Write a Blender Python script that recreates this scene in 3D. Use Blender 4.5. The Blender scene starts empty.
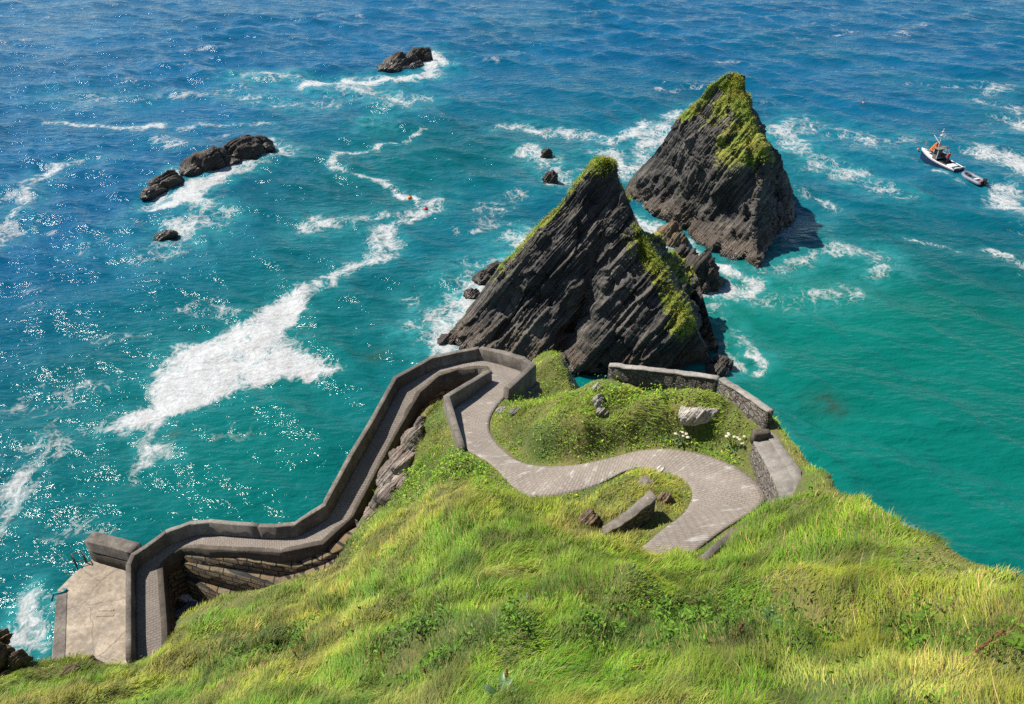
import bpy, bmesh, math, random
import numpy as np
from mathutils import Vector, Matrix, kdtree
random.seed(7); rng = np.random.default_rng(7)
scene = bpy.context.scene
COL = scene.collection
R = math.radians
W, H_ = 1024, 704
F = 800.0; PITCH = R(35); CAMZ = 45.0
CP, SP = math.cos(PITCH), math.sin(PITCH)

# ------------------------------------------------------------------ placing
def ray(px, py):
    a = (px - 512) / F; b = -(py - 352) / F
    return np.array([a, CP + b * SP, -SP + b * CP])
def P(px, py, z):            # the place at height z seen at that spot of the photo
    d = ray(px, py); t = (z - CAMZ) / d[2]
    return np.array([d[0] * t, d[1] * t, z])
def PY(px, py, Y):           # the place at distance Y
    d = ray(px, py); t = Y / d[1]
    return np.array([d[0] * t, Y, CAMZ + d[2] * t])

# ------------------------------------------------------------------ noise
def _hash(ix, iy, iz, seed):
    h = (ix * 374761393 + iy * 668265263 + iz * 1274126177 + seed * 974634777) & 0xFFFFFFFF
    h = ((h ^ (h >> 13)) * 1274126177) & 0xFFFFFFFF
    h = ((h ^ (h >> 16)) * 2246822519) & 0xFFFFFFFF
    h ^= h >> 15
    return (h & 0xFFFFFF).astype(np.float64) / 0x7FFFFF - 1.0
def vnoise(p, seed=0):
    i = np.floor(p).astype(np.int64); f = p - i
    u = f * f * f * (f * (f * 6 - 15) + 10)
    out = 0
    for dx in (0, 1):
        wx = u[:, 0] if dx else 1 - u[:, 0]
        for dy in (0, 1):
            wy = u[:, 1] if dy else 1 - u[:, 1]
            for dz in (0, 1):
                wz = u[:, 2] if dz else 1 - u[:, 2]
                out = out + wx * wy * wz * _hash(i[:, 0] + dx, i[:, 1] + dy, i[:, 2] + dz, seed)
    return out
def fbm(p, oct=4, seed=0, gain=.5):
    s = 0; a = 1; q = np.asarray(p, float)
    for k in range(oct):
        s = s + a * vnoise(q, seed + k); q = q * 2.03 + 17.3; a *= gain
    return s
def n2(x, y, sc, oct=3, seed=0):
    return fbm(np.stack([x / sc, y / sc, np.zeros_like(x)], -1), oct, seed)
def sstep(a, b, x):
    t = np.clip((x - a) / (b - a), 0, 1); return t * t * (3 - 2 * t)

# ------------------------------------------------------------------ objects
def tag(o, label=None, cat=None, group=None, kind=None):
    if label: o['label'] = label
    if cat: o['category'] = cat
    if group: o['group'] = group
    if kind: o['kind'] = kind
    return o
def link(name, me, parent=None):
    o = bpy.data.objects.new(name, me); COL.objects.link(o)
    if parent: o.parent = parent
    return o
def empty(name, loc, rz=0.0, **kw):
    o = link(name, None); o.location = Vector(loc); o.rotation_euler = (0, 0, rz)
    o.empty_display_size = .3
    return tag(o, **kw)
def mesh_np(name, v, faces, mats, smooth=True, parent=None, attrs=None, uv=None, matidx=None, colors=None):
    """faces: (n,3)/(n,4) array or list of them, verts (N,3)"""
    v = np.asarray(v, np.float32)
    if isinstance(faces, np.ndarray): faces = [faces]
    lt = np.concatenate([np.full(len(f), f.shape[1], np.int32) for f in faces])
    li = np.concatenate([f.astype(np.int32).ravel() for f in faces])
    me = bpy.data.meshes.new(name)
    me.vertices.add(len(v)); me.vertices.foreach_set('co', v.ravel())
    me.loops.add(len(li)); me.loops.foreach_set('vertex_index', li)
    me.polygons.add(len(lt))
    ls = np.zeros(len(lt), np.int32); ls[1:] = np.cumsum(lt)[:-1]
    me.polygons.foreach_set('loop_start', ls)
    if smooth: me.polygons.foreach_set('use_smooth', np.ones(len(lt), bool))
    if matidx is not None: me.polygons.foreach_set('material_index', np.asarray(matidx, np.int32))
    for m in (mats if isinstance(mats, (list, tuple)) else [mats]): me.materials.append(m)
    for k, a in (attrs or {}).items():
        at = me.attributes.new(k, 'FLOAT', 'POINT'); at.data.foreach_set('value', np.asarray(a, np.float32))
    for k, a in (colors or {}).items():
        at = me.attributes.new(k, 'FLOAT_COLOR', 'POINT')
        at.data.foreach_set('color', np.concatenate([a, np.ones((len(a), 1))], 1).astype(np.float32).ravel())
    if uv is not None:
        u = me.uv_layers.new(name='UVMap'); u.data.foreach_set('uv', np.asarray(uv, np.float32)[li].ravel())
    me.update(calc_edges=True); me.validate()
    return link(name, me, parent)
def bm_obj(name, bm, mat, parent=None, smooth=False):
    bmesh.ops.recalc_face_normals(bm, faces=bm.faces)
    me = bpy.data.meshes.new(name); bm.to_mesh(me); bm.free()
    if smooth: me.polygons.foreach_set('use_smooth', [True] * len(me.polygons))
    for m in (mat if isinstance(mat, (list, tuple)) else [mat]): me.materials.append(m)
    return link(name, me, parent)
def grid_faces(nr, nc, wrap=False):
    r = np.arange(nr - 1)[:, None]; c = np.arange(nc if wrap else nc - 1)[None, :]
    c2 = (c + 1) % nc
    a = r * nc + c; b = r * nc + c2; d = (r + 1) * nc + c2; e = (r + 1) * nc + c
    return np.stack([a, b, d, e], -1).reshape(-1, 4)
def bm_box(bm, c, s, rot=None, bevel=0.0):
    r = bmesh.ops.create_cube(bm, size=1.0)
    vs = r['verts']
    bmesh.ops.scale(bm, verts=vs, vec=s)
    if bevel:
        es = list({e for v in vs for e in v.link_edges})
        rb = bmesh.ops.bevel(bm, geom=es, offset=bevel, segments=2, affect='EDGES', profile=.6)
        vs = list({v for f in rb['faces'] for v in f.verts} | {v for v in vs if v.is_valid})
    if rot is not None: bmesh.ops.rotate(bm, verts=vs, cent=(0, 0, 0), matrix=rot)
    bmesh.ops.translate(bm, verts=vs, vec=c)
def bm_tube(bm, pts, rad, n=8, caps=True):
    pts = [Vector(p) for p in pts]
    if not isinstance(rad, (list, tuple)): rad = [rad] * len(pts)
    rings = []; prev = None
    for i, p in enumerate(pts):
        t = (pts[min(i + 1, len(pts) - 1)] - pts[max(i - 1, 0)]).normalized()
        u = prev if prev is not None else Vector((0, 0, 1))
        if abs(t.dot(u)) > .95: u = Vector((1, 0, 0))
        x = t.cross(u).normalized(); y = x.cross(t).normalized(); prev = y
        rings.append([bm.verts.new(p + (x * math.cos(2 * math.pi * k / n) + y * math.sin(2 * math.pi * k / n)) * rad[i]) for k in range(n)])
    for a, b in zip(rings, rings[1:]):
        for k in range(n): bm.faces.new((a[k], a[(k + 1) % n], b[(k + 1) % n], b[k]))
    if caps: bm.faces.new(rings[0]); bm.faces.new(rings[-1][::-1])

# ------------------------------------------------------------------ materials
class NT:
    def __init__(s, name):
        s.m = bpy.data.materials.new(name); s.m.use_nodes = True
        s.t = s.m.node_tree; s.n = s.t.nodes; s.b = s.n['Principled BSDF']; s.out = s.n['Material Output']
    def new(s, typ, **kw):
        n = s.n.new(typ)
        for k, v in kw.items(): setattr(n, k, v)
        return n
    def l(s, a, b): s.t.links.new(a, b)
    def val(s, x): n = s.new('ShaderNodeValue'); n.outputs[0].default_value = x; return n.outputs[0]
    def sock(s, inp, x):
        if isinstance(x, (int, float)): inp.default_value = x
        elif isinstance(x, tuple): inp.default_value = x if len(x) == 4 or inp.type == 'VECTOR' else (*x, 1)
        else: s.l(x, inp)
    def math(s, op, a, b=0.0, clamp=False):
        n = s.new('ShaderNodeMath', operation=op, use_clamp=clamp); s.sock(n.inputs[0], a); s.sock(n.inputs[1], b); return n.outputs[0]
    def mix(s, f, a, b, mode='MIX'):
        n = s.new('ShaderNodeMix', data_type='RGBA', blend_type=mode)
        s.sock(n.inputs[0], f); s.sock(n.inputs[6], a); s.sock(n.inputs[7], b); return n.outputs[2]
    def noise(s, vec, scale, detail=4, rough=.55, out=0, dist=0.0):
        n = s.new('ShaderNodeTexNoise'); n.inputs['Scale'].default_value = scale; n.inputs['Detail'].default_value = detail
        n.inputs['Roughness'].default_value = rough; n.inputs['Distortion'].default_value = dist
        if vec is not None: s.l(vec, n.inputs['Vector'])
        return n.outputs[out]
    def voro(s, vec, scale, feature='F1', out='Distance', rnd=1.0):
        n = s.new('ShaderNodeTexVoronoi', feature=feature); n.inputs['Scale'].default_value = scale
        n.inputs['Randomness'].default_value = rnd
        if vec is not None: s.l(vec, n.inputs['Vector'])
        return n.outputs[out]
    def ramp(s, f, *stops, interp='LINEAR'):
        n = s.new('ShaderNodeValToRGB'); cr = n.color_ramp; cr.interpolation = interp
        while len(cr.elements) < len(stops): cr.elements.new(.5)
        for e, (p, c) in zip(cr.elements, stops):
            e.position = p; e.color = (c, c, c, 1) if isinstance(c, (int, float)) else (*c, 1)
        s.l(f, n.inputs[0]); return n.outputs[0]
    def pos(s): return s.new('ShaderNodeNewGeometry').outputs['Position']
    def obj(s): return s.new('ShaderNodeTexCoord').outputs['Object']
    def uv(s): return s.new('ShaderNodeTexCoord').outputs['UV']
    def attr(s, name, out='Fac'): return s.new('ShaderNodeAttribute', attribute_name=name).outputs[out]
    def mapv(s, vec, scale=(1, 1, 1), rot=(0, 0, 0), loc=(0, 0, 0)):
        n = s.new('ShaderNodeMapping'); n.inputs['Scale'].default_value = scale; n.inputs['Rotation'].default_value = rot
        n.inputs['Location'].default_value = loc; s.l(vec, n.inputs[0]); return n.outputs[0]
    def bump(s, h, strength, dist, prev=None):
        n = s.new('ShaderNodeBump'); n.inputs['Strength'].default_value = strength; n.inputs['Distance'].default_value = dist
        s.l(h, n.inputs['Height'])
        if prev is not None: s.l(prev, n.inputs['Normal'])
        return n.outputs[0]
    def fin(s, col=None, rough=None, normal=None, **kw):
        if col is not None: s.sock(s.b.inputs['Base Color'], col)
        if rough is not None: s.sock(s.b.inputs['Roughness'], rough)
        if normal is not None: s.l(normal, s.b.inputs['Normal'])
        for k, v in kw.items(): s.sock(s.b.inputs[k.replace('_', ' ')], v)
        return s.m

def mat_plain(name, c, rough=.5, var=.12, scale=6, **kw):
    t = NT(name); n = t.noise(t.obj(), scale, 5)
    f = t.ramp(n, (.3, 1 - var * 2), (.7, 1 + var))
    return t.fin(t.mix(1.0, (*c, 1), f, 'MULTIPLY'), rough, t.bump(n, .15, .02), **kw)

def mat_concrete(name, base=(.158, .132, .105), dark=(.058, .048, .038), light=(.235, .21, .18), bump=.5, crack=False):
    t = NT(name); p = t.pos()
    big = t.noise(p, .7, 6, .65); mid = t.noise(p, 3.1, 6, .7); fine = t.noise(p, 26, 3, .7)
    streak = t.noise(t.mapv(p, (3.2, 3.2, .35)), 1.3, 4, .6)
    c = t.mix(t.ramp(big, (.35, 0.0), (.65, 1.0)), dark, base)
    c = t.mix(t.ramp(mid, (.45, 0.0), (.75, .55)), c, light)
    c = t.mix(t.ramp(streak, (.5, 0.0), (.72, .65)), c, dark)
    lich = t.voro(p, 5.5); lm = t.math('MULTIPLY', t.ramp(lich, (.12, 1.0), (.2, 0.0)), t.ramp(big, (.5, 0.0), (.6, .8)))
    c = t.mix(lm, c, (.34, .33, .29))
    sx = t.new('ShaderNodeSeparateXYZ'); t.l(t.uv(), sx.inputs[0])
    jn = t.math('ABSOLUTE', t.math('SUBTRACT', t.math('FRACT', t.math('MULTIPLY', sx.outputs[0], .41)), .5))
    c = t.mix(t.math('MULTIPLY', t.ramp(jn, (.0, 1.0), (.012, 0.0)), .7), c, dark)
    if crack:
        wv = t.new('ShaderNodeVectorMath', operation='MULTIPLY_ADD'); t.l(t.noise(p, 1.1, 5, .7, out=1), wv.inputs[0]); wv.inputs[1].default_value = (.7, .7, 0); t.l(p, wv.inputs[2])
        c = t.mix(t.ramp(t.voro(wv.outputs[0], .3, 'DISTANCE_TO_EDGE'), (.0, .85), (.012, 0.0)), c, tuple(v * .5 for v in dark))
        c = t.mix(t.ramp(t.noise(p, .55, 6, .75), (.5, 0.0), (.64, .8)), c, (.15, .13, .105))
        c = t.mix(t.ramp(t.noise(p, 5, 6, .8), (.55, 0.0), (.66, .6)), c, (.42, .37, .30))
    stn = t.noise(t.mapv(p, (1.0, 1.0, .25)), .33, 5, .75)
    c = t.mix(t.ramp(stn, (.52, 0.0), (.62, .55)), c, tuple(v * .8 for v in dark))
    c = t.mix(1.0, c, t.ramp(fine, (.3, .72), (.7, 1.2)), 'MULTIPLY')
    h = t.math('ADD', t.math('MULTIPLY', mid, .7), t.math('MULTIPLY', fine, .3))
    return t.fin(c, .92, t.bump(h, bump, .05))

def mat_masonry(name, c1, c2, mortar, bw=1.1, bh=.5, ms=.03, stain=(.04, .04, .035)):
    t = NT(name); uv = t.uv()
    wob = t.noise(t.pos(), 1.3, 3, out=1)
    uvd = t.new('ShaderNodeVectorMath', operation='MULTIPLY_ADD')
    t.l(wob, uvd.inputs[0]); uvd.inputs[1].default_value = (.12, .09, 0); t.l(uv, uvd.inputs[2])
    br = t.new('ShaderNodeTexBrick'); t.l(uvd.outputs[0], br.inputs['Vector'])
    br.offset = .37; br.squash = 1.0
    for k, v in (('Scale', 1), ('Mortar Size', ms), ('Mortar Smooth', .4), ('Bias', -.1), ('Brick Width', bw), ('Row Height', bh)):
        br.inputs[k].default_value = v
    br.inputs['Color1'].default_value = (*c1, 1); br.inputs['Color2'].default_value = (*c2, 1); br.inputs['Mortar'].default_value = (*mortar, 1)
    p = t.pos(); n1 = t.noise(p, .9, 6, .7); n2_ = t.noise(p, 9, 5, .7)
    c = t.mix(t.ramp(n1, (.45, 0.0), (.68, .75)), br.outputs[0], stain)
    c = t.mix(1.0, c, t.ramp(n2_, (.3, .6), (.7, 1.3)), 'MULTIPLY')
    h = t.math('SUBTRACT', t.math('MULTIPLY', n2_, .6), br.outputs['Fac'])
    return t.fin(c, .93, t.bump(h, 1.0, .14))

def mat_rubble(name, c1, c2, mortar, scale=2.6):
    t = NT(name); p = t.pos(); q = t.mapv(p, (1, 1, 1.7))
    e = t.voro(q, scale, 'DISTANCE_TO_EDGE'); cc = t.voro(q, scale, 'F1', 'Color')
    sep = t.new('ShaderNodeSeparateColor'); t.l(cc, sep.inputs[0])
    n = t.noise(p, 11, 5, .7); big = t.noise(p, .8, 4)
    c = t.mix(sep.outputs[0], c1, c2)
    c = t.mix(t.ramp(e, (.0, 1.0), (.07, 0.0)), c, mortar)
    c = t.mix(t.ramp(t.voro(p, 6), (.1, .9), (.2, 0.0)), c, (.45, .44, .38))
    c = t.mix(1.0, c, t.ramp(n, (.3, .6), (.7, 1.25)), 'MULTIPLY')
    c = t.mix(t.ramp(big, (.52, 0.0), (.7, .6)), c, (.09, .085, .05))
    h = t.math('ADD', t.ramp(e, (0, 0.0), (.12, 1.0)), t.math('MULTIPLY', n, .5))
    return t.fin(c, .95, t.bump(h, .9, .09))

NB = Vector((-.75, .48, .46)).normalized()      # normal of the tilted slate beds
def bed_rot():
    z = NB; x = Vector((.63, .2, .8)); x = (x - z * x.dot(z)).normalized(); y = z.cross(x)
    return Matrix((x, y, z))                       # world -> bed coordinates
BEDM = np.array(bed_rot())
BED_EUL = tuple(Matrix(BEDM.tolist()).to_euler())

def mat_slate(name, dark=(.014, .013, .012), mid=(.078, .068, .058), light=(.30, .262, .215), wet=True, moss=True, brown=0.0, tide=((.03, .018, .009), (.12, .075, .037))):
    t = NT(name); p = t.pos()
    b = t.mapv(p, (1, 1, 1), BED_EUL)
    s1 = t.noise(t.mapv(b, (.1, .2, 2.2)), 1.0, 6, .65, dist=.25)
    s2 = t.noise(t.mapv(b, (.22, .4, 7.0)), 1.0, 5, .6, dist=.2)
    blot = t.noise(p, .45, 5, .6); fine = t.noise(p, 6.5, 5, .7)
    c = t.mix(t.ramp(s1, (.36, 0.0), (.6, 1.0)), dark, mid)
    c = t.mix(t.ramp(s2, (.5, 0.0), (.74, .85)), c, light)
    c = t.mix(t.ramp(blot, (.5, 0.0), (.66, .75)), c, (.17, .15, .115))
    c = t.mix(t.ramp(t.noise(p, .16, 4, .6), (.46, .55), (.56, 0.0)), c, (.014, .013, .013))
    if brown: c = t.mix(t.math('MULTIPLY', t.ramp(fine, (.4, 0.0), (.6, 1.0)), brown), c, (.20, .12, .05))
    c = t.mix(1.0, c, t.ramp(fine, (.3, .6), (.72, 1.35)), 'MULTIPLY')
    rough = .8
    sep = t.new('ShaderNodeSeparateXYZ'); t.l(p, sep.inputs[0]); z = sep.outputs[2]
    if wet:
        zz = t.math('ADD', z, t.math('MULTIPLY', t.math('SUBTRACT', t.noise(p, .5, 4), .5), 3.0))
        c = t.mix(t.ramp(t.math('MULTIPLY', zz, .1), (.06, .75), (.3, 0.0)), c, t.mix(fine, *tide))
        c = t.mix(t.ramp(t.math('MULTIPLY', zz, .1), (.0, .9), (.06, 0.0)), c, (.018, .015, .012))
        rough = t.ramp(t.math('MULTIPLY', zz, .1), (.05, .35), (.2, .8))
    h = t.math('ADD', t.math('ADD', t.math('MULTIPLY', s1, .9), t.math('MULTIPLY', s2, .8)), t.math('MULTIPLY', fine, .35))
    nrm = t.bump(h, .9, .4)
    if moss:
        v = t.attr('veg'); mn = t.noise(p, 1.6, 6, .7); mn2 = t.noise(p, .5, 3)
        m = t.math('ADD', v, t.math('MULTIPLY', t.math('SUBTRACT', mn, .5), 1.1))
        m = t.ramp(m, (.48, 0.0), (.56, 1.0))
        g = t.mix(t.ramp(mn2, (.35, 0.0), (.62, 1.0)), (.14, .21, .012), (.25, .23, .03))
        g = t.mix(t.ramp(t.noise(p, 4.5, 5, .7), (.45, 0.0), (.7, .8)), g, (.04, .06, .008))
        c = t.mix(m, c, g); 
        li = t.ramp(t.noise(p, .8, 5, .7), (.6, 0.0), (.66, .5))
        c = t.mix(t.math('MULTIPLY', li, t.ramp(v, (.02, 0.0), (.25, 1.0))), c, (.24, .24, .09))
    return t.fin(c, rough, nrm)

def mat_leaf(name, trans=.35):
    t = NT(name); c = t.attr('col', 'Color')
    t.sock(t.b.inputs['Base Color'], c); t.b.inputs['Roughness'].default_value = .6
    t.b.inputs['Specular IOR Level'].default_value = .25
    g = t.new('ShaderNodeNewGeometry'); a = t.new('ShaderNodeVectorMath', operation='MULTIPLY_ADD')
    t.l(g.outputs['Normal'], a.inputs[0]); a.inputs[1].default_value = (.45, .45, .45); a.inputs[2].default_value = (0, 0, .75)
    nn = t.new('ShaderNodeVectorMath', operation='NORMALIZE'); t.l(a.outputs[0], nn.inputs[0]); t.l(nn.outputs[0], t.b.inputs['Normal'])
    tr = t.new('ShaderNodeBsdfTranslucent'); t.l(t.mix(1.0, c, (1.0, 1.0, .55, 1), 'MULTIPLY'), tr.inputs[0])
    mx = t.new('ShaderNodeMixShader'); mx.inputs[0].default_value = trans
    t.l(t.b.outputs[0], mx.inputs[1]); t.l(tr.outputs[0], mx.inputs[2]); t.l(mx.outputs[0], t.out.inputs[0])
    return t.m

def mat_path(name):
    t = NT(name); uv = t.uv(); p = t.pos()
    br = t.new('ShaderNodeTexBrick')
    wob = t.noise(p, 2.0, 3, out=1)
    va = t.new('ShaderNodeVectorMath', operation='MULTIPLY_ADD'); t.l(wob, va.inputs[0]); va.inputs[1].default_value = (.12, .10, 0); t.l(uv, va.inputs[2])
    t.l(va.outputs[0], br.inputs['Vector']); br.offset = .5
    for k, v in (('Scale', 1), ('Mortar Size', .03), ('Mortar Smooth', .9), ('Bias', 0), ('Brick Width', .34), ('Row Height', .17)):
        br.inputs[k].default_value = v
    br.inputs['Color1'].default_value = (.175, .146, .12, 1); br.inputs['Color2'].default_value = (.21, .178, .148, 1); br.inputs['Mortar'].default_value = (.135, .108, .087, 1)
    big = t.noise(p, .5, 5, .6); mid = t.noise(p, 2.4, 6, .7); fine = t.noise(p, 22, 4, .7)
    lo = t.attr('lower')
    c = br.outputs[0]
    c = t.mix(t.ramp(big, (.42, 0.0), (.66, .6)), c, (.25, .21, .172))
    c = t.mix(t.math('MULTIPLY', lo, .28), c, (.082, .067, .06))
    worn = t.math('MULTIPLY', t.ramp(t.noise(t.mapv(uv, (.9, 1.7, 1)), 1.1, 4, .6), (.57, 0.0), (.66, .8)), t.ramp(mid, (.4, .2), (.6, 1.0)))
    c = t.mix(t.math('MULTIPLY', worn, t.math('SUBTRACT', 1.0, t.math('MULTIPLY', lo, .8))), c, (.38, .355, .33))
    c = t.mix(t.ramp(mid, (.55, 0.0), (.8, .5)), c, (.12, .11, .08))
    c = t.mix(1.0, c, t.ramp(fine, (.3, .7), (.7, 1.2)), 'MULTIPLY')
    h = t.math('SUBTRACT', t.math('MULTIPLY', fine, .4), br.outputs['Fac'])
    return t.fin(c, .92, t.bump(h, .5, .04))

def mat_ground(name):
    t = NT(name); p = t.pos()
    n1 = t.noise(p, .35, 5, .6); n2_ = t.noise(p, 1.8, 6, .7); n3 = t.noise(p, 9, 5, .7)
    c = t.mix(t.ramp(n1, (.38, 0.0), (.62, 1.0)), (.055, .085, .012), (.125, .115, .028))
    c = t.mix(t.ramp(n2_, (.5, 0.0), (.75, .7)), c, (.10, .075, .035))
    c = t.mix(1.0, c, t.ramp(n3, (.3, .55), (.7, 1.3)), 'MULTIPLY')
    b = t.mapv(p, (1, 1, 1), BED_EUL)
    s = t.noise(t.mapv(b, (.5, .5, 3.5)), 1.0, 6, .65)
    r = t.mix(t.ramp(s, (.35, 0.0), (.65, 1.0)), (.05, .04, .035), (.24, .2, .17))
    r = t.mix(1.0, r, t.ramp(n3, (.3, .6), (.7, 1.3)), 'MULTIPLY')
    m = t.ramp(t.math('ADD', t.attr('rock'), t.math('MULTIPLY', t.math('SUBTRACT', n2_, .5), .7)), (.42, 0.0), (.58, 1.0))
    c = t.mix(m, c, r)
    h = t.math('ADD', t.math('MULTIPLY', n3, .5), t.math('MULTIPLY', s, .8))
    return t.fin(c, .95, t.bump(h, .8, .15))

def mat_sea(name):
    t = NT(name); p = t.pos()
    sh = t.attr('shallow'); fo = t.attr('foam'); mur = t.attr('murk'); soft = t.attr('aer')
    deep = (.0005, .062, .132); teal = (.001, .070, .085); green = (.001, .092, .073)
    c = t.ramp(sh, (0.0, deep), (.5, teal), (1.0, green))
    v = t.noise(p, .045, 4, .6)
    c = t.mix(1.0, c, t.ramp(v, (.3, .82), (.7, 1.15)), 'MULTIPLY')
    c = t.mix(t.math('MULTIPLY', t.ramp(t.noise(p, .5, 5, .7), (.35, .1), (.7, .9)), soft, True), c, (.03, .22, .22))
    c = t.mix(t.math('MULTIPLY', mur, t.ramp(t.noise(p, .6, 4, .7), (.35, .1), (.65, 1.0))), c, (.022, .05, .034))
    warp = t.noise(p, .22, 4, .6, out=1)
    wv = t.new('ShaderNodeVectorMath', operation='MULTIPLY_ADD'); t.l(warp, wv.inputs[0]); wv.inputs[1].default_value = (4.0, 4.0, 0); t.l(p, wv.inputs[2])
    q = t.mapv(wv.outputs[0], (1.0, .7, 1), (0, 0, R(-25)))
    f0 = t.noise(q, .16, 4, .6); f1 = t.noise(q, .6, 8, .7); f2 = t.noise(q, 3.6, 6, .75)
    e1 = t.voro(q, .5, 'DISTANCE_TO_EDGE'); e2 = t.voro(q, 1.4, 'DISTANCE_TO_EDGE')
    lace = t.math('MAXIMUM', t.ramp(e1, (0.0, 1.0), (.14, 0.0)), t.math('MULTIPLY', t.ramp(e2, (0.0, 1.0), (.16, 0.0)), .8))
    nz = t.math('ADD', t.math('MULTIPLY', f0, .75), t.math('MULTIPLY', f1, .85))
    nz = t.math('ADD', nz, t.math('MULTIPLY', f2, .45)); nz = t.math('ADD', nz, t.math('MULTIPLY', lace, .16))
    x = t.math('ADD', fo, t.math('MULTIPLY', t.math('SUBTRACT', nz, 1.06), 1.75))
    m = t.ramp(x, (.40, 0.0), (.56, .32), (.74, .8), (.95, 1.0))
    m = t.math('MULTIPLY', m, t.ramp(fo, (.02, 0.0), (.3, 1.0)))
    fcol = t.mix(t.ramp(f1, (.4, 0.0), (.7, .7)), (.41, .42, .42), (.30, .295, .275))
    fcol = t.mix(1.0, fcol, t.ramp(f2, (.3, .66), (.6, 1.05)), 'MULTIPLY')
    c = t.mix(m, c, fcol)
    rough = t.ramp(m, (0.0, .07), (.5, .75))
    w0 = t.noise(t.mapv(p, (.6, 1.5, 1), (0, 0, R(-14))), .42, 2, .5)
    w1 = t.noise(t.mapv(p, (.8, 1.6, 1), (0, 0, R(-20))), 1.25, 2, .5)
    w2 = t.noise(t.mapv(p, (1.0, 1.4, 1), (0, 0, R(-30))), 4.2, 2, .5)
    n = t.bump(w0, .9, .36); n = t.bump(w1, .9, .19, n); n = t.bump(w2, .8, .05, n)
    n = t.bump(t.math('MULTIPLY', f2, m), .5, .12, n)
    t.b.inputs['IOR'].default_value = 1.33; t.b.inputs['Specular IOR Level'].default_value = .27
    return t.fin(c, rough, n)

M = {}
M['concrete'] = mat_concrete('weathered concrete')
M['concrete_light'] = mat_concrete('pale concrete', (.19, .168, .14), (.105, .09, .074), (.27, .25, .225))
M['concrete_sand'] = mat_concrete('sandy concrete', (.34, .275, .20), (.16, .125, .088), (.40, .345, .275), .4, True)
M['concrete_dark'] = mat_concrete('dark concrete', (.085, .067, .047), (.035, .027, .018), (.13, .11, .083))
M['coping'] = mat_concrete('lichen coping', (.27, .245, .21), (.13, .11, .09), (.40, .38, .35))
M['masonry'] = mat_masonry('stone masonry', (.15, .10, .045), (.21, .165, .10), (.012, .010, .008), 1.0, .42, .05)
M['masonry_grey'] = mat_masonry('grey stone masonry', (.10, .09, .077), (.15, .137, .117), (.035, .03, .026), .9, .45)
M['rubble'] = mat_rubble('rubble stone', (.10, .083, .066), (.17, .147, .12), (.04, .032, .026), 2.9)
M['drystone'] = mat_rubble('dark dry stone', (.075, .063, .05), (.13, .113, .092), (.032, .026, .021), 3.6)
M['path'] = mat_path('cobbled concrete')
M['ground'] = mat_ground('turf')
M['slate'] = mat_slate('slate')
M['slate_rock'] = mat_slate('wave washed slate', (.009, .008, .007), (.032, .027, .023), (.10, .086, .07), moss=False, brown=.15, tide=((.012, .009, .006), (.085, .058, .034)))
M['slate_brown'] = mat_slate('brown rock', (.05, .035, .022), (.17, .12, .075), (.30, .23, .15), wet=False, moss=False, brown=.6)
M['pale_rock'] = mat_slate('pale rock', (.24, .21, .17), (.46, .41, .345), (.56, .52, .46), wet=False, moss=False)
M['outcrop'] = mat_slate('lichened outcrop', (.07, .046, .036), (.22, .165, .128), (.50, .45, .38), wet=False, moss=True)
M['sea'] = mat_sea('sea water')
M['leaf'] = mat_leaf('grass blades')
M['navy'] = mat_plain('navy paint', (.012, .02, .06), .35)
M['white'] = mat_plain('white paint', (.55, .54, .52), .4, .08)
M['orange'] = mat_plain('orange cloth', (.75, .2, .04), .7)
M['red'] = mat_plain('red jacket', (.6, .03, .03), .8)
M['darkcloth'] = mat_plain('dark cloth', (.025, .027, .035), .85)
M['skin'] = mat_plain('skin', (.5, .3, .22), .6, .04)
M['hair'] = mat_plain('brown hair', (.05, .03, .02), .8)
M['rubber'] = mat_plain('grey rubber', (.12, .135, .165), .55)
M['black'] = mat_plain('black plastic', (.02, .02, .022), .45)
M['deck'] = mat_plain('grey deck', (.15, .13, .11), .7, .2)
M['glass'] = mat_plain('dark window', (.02, .03, .035), .08, .02)
M['metal'] = mat_plain('steel', (.3, .3, .3), .35, .1, Metallic=.8)
M['rust'] = mat_plain('rusty iron', (.06, .04, .03), .75, .25)
M['teal'] = mat_plain('teal netting', (.02, .20, .17), .85, .25, 12)
M['rope'] = mat_plain('blue green rope', (.02, .17, .2), .85)
M['straw'] = mat_plain('dry stem', (.3, .17, .06), .85)

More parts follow.
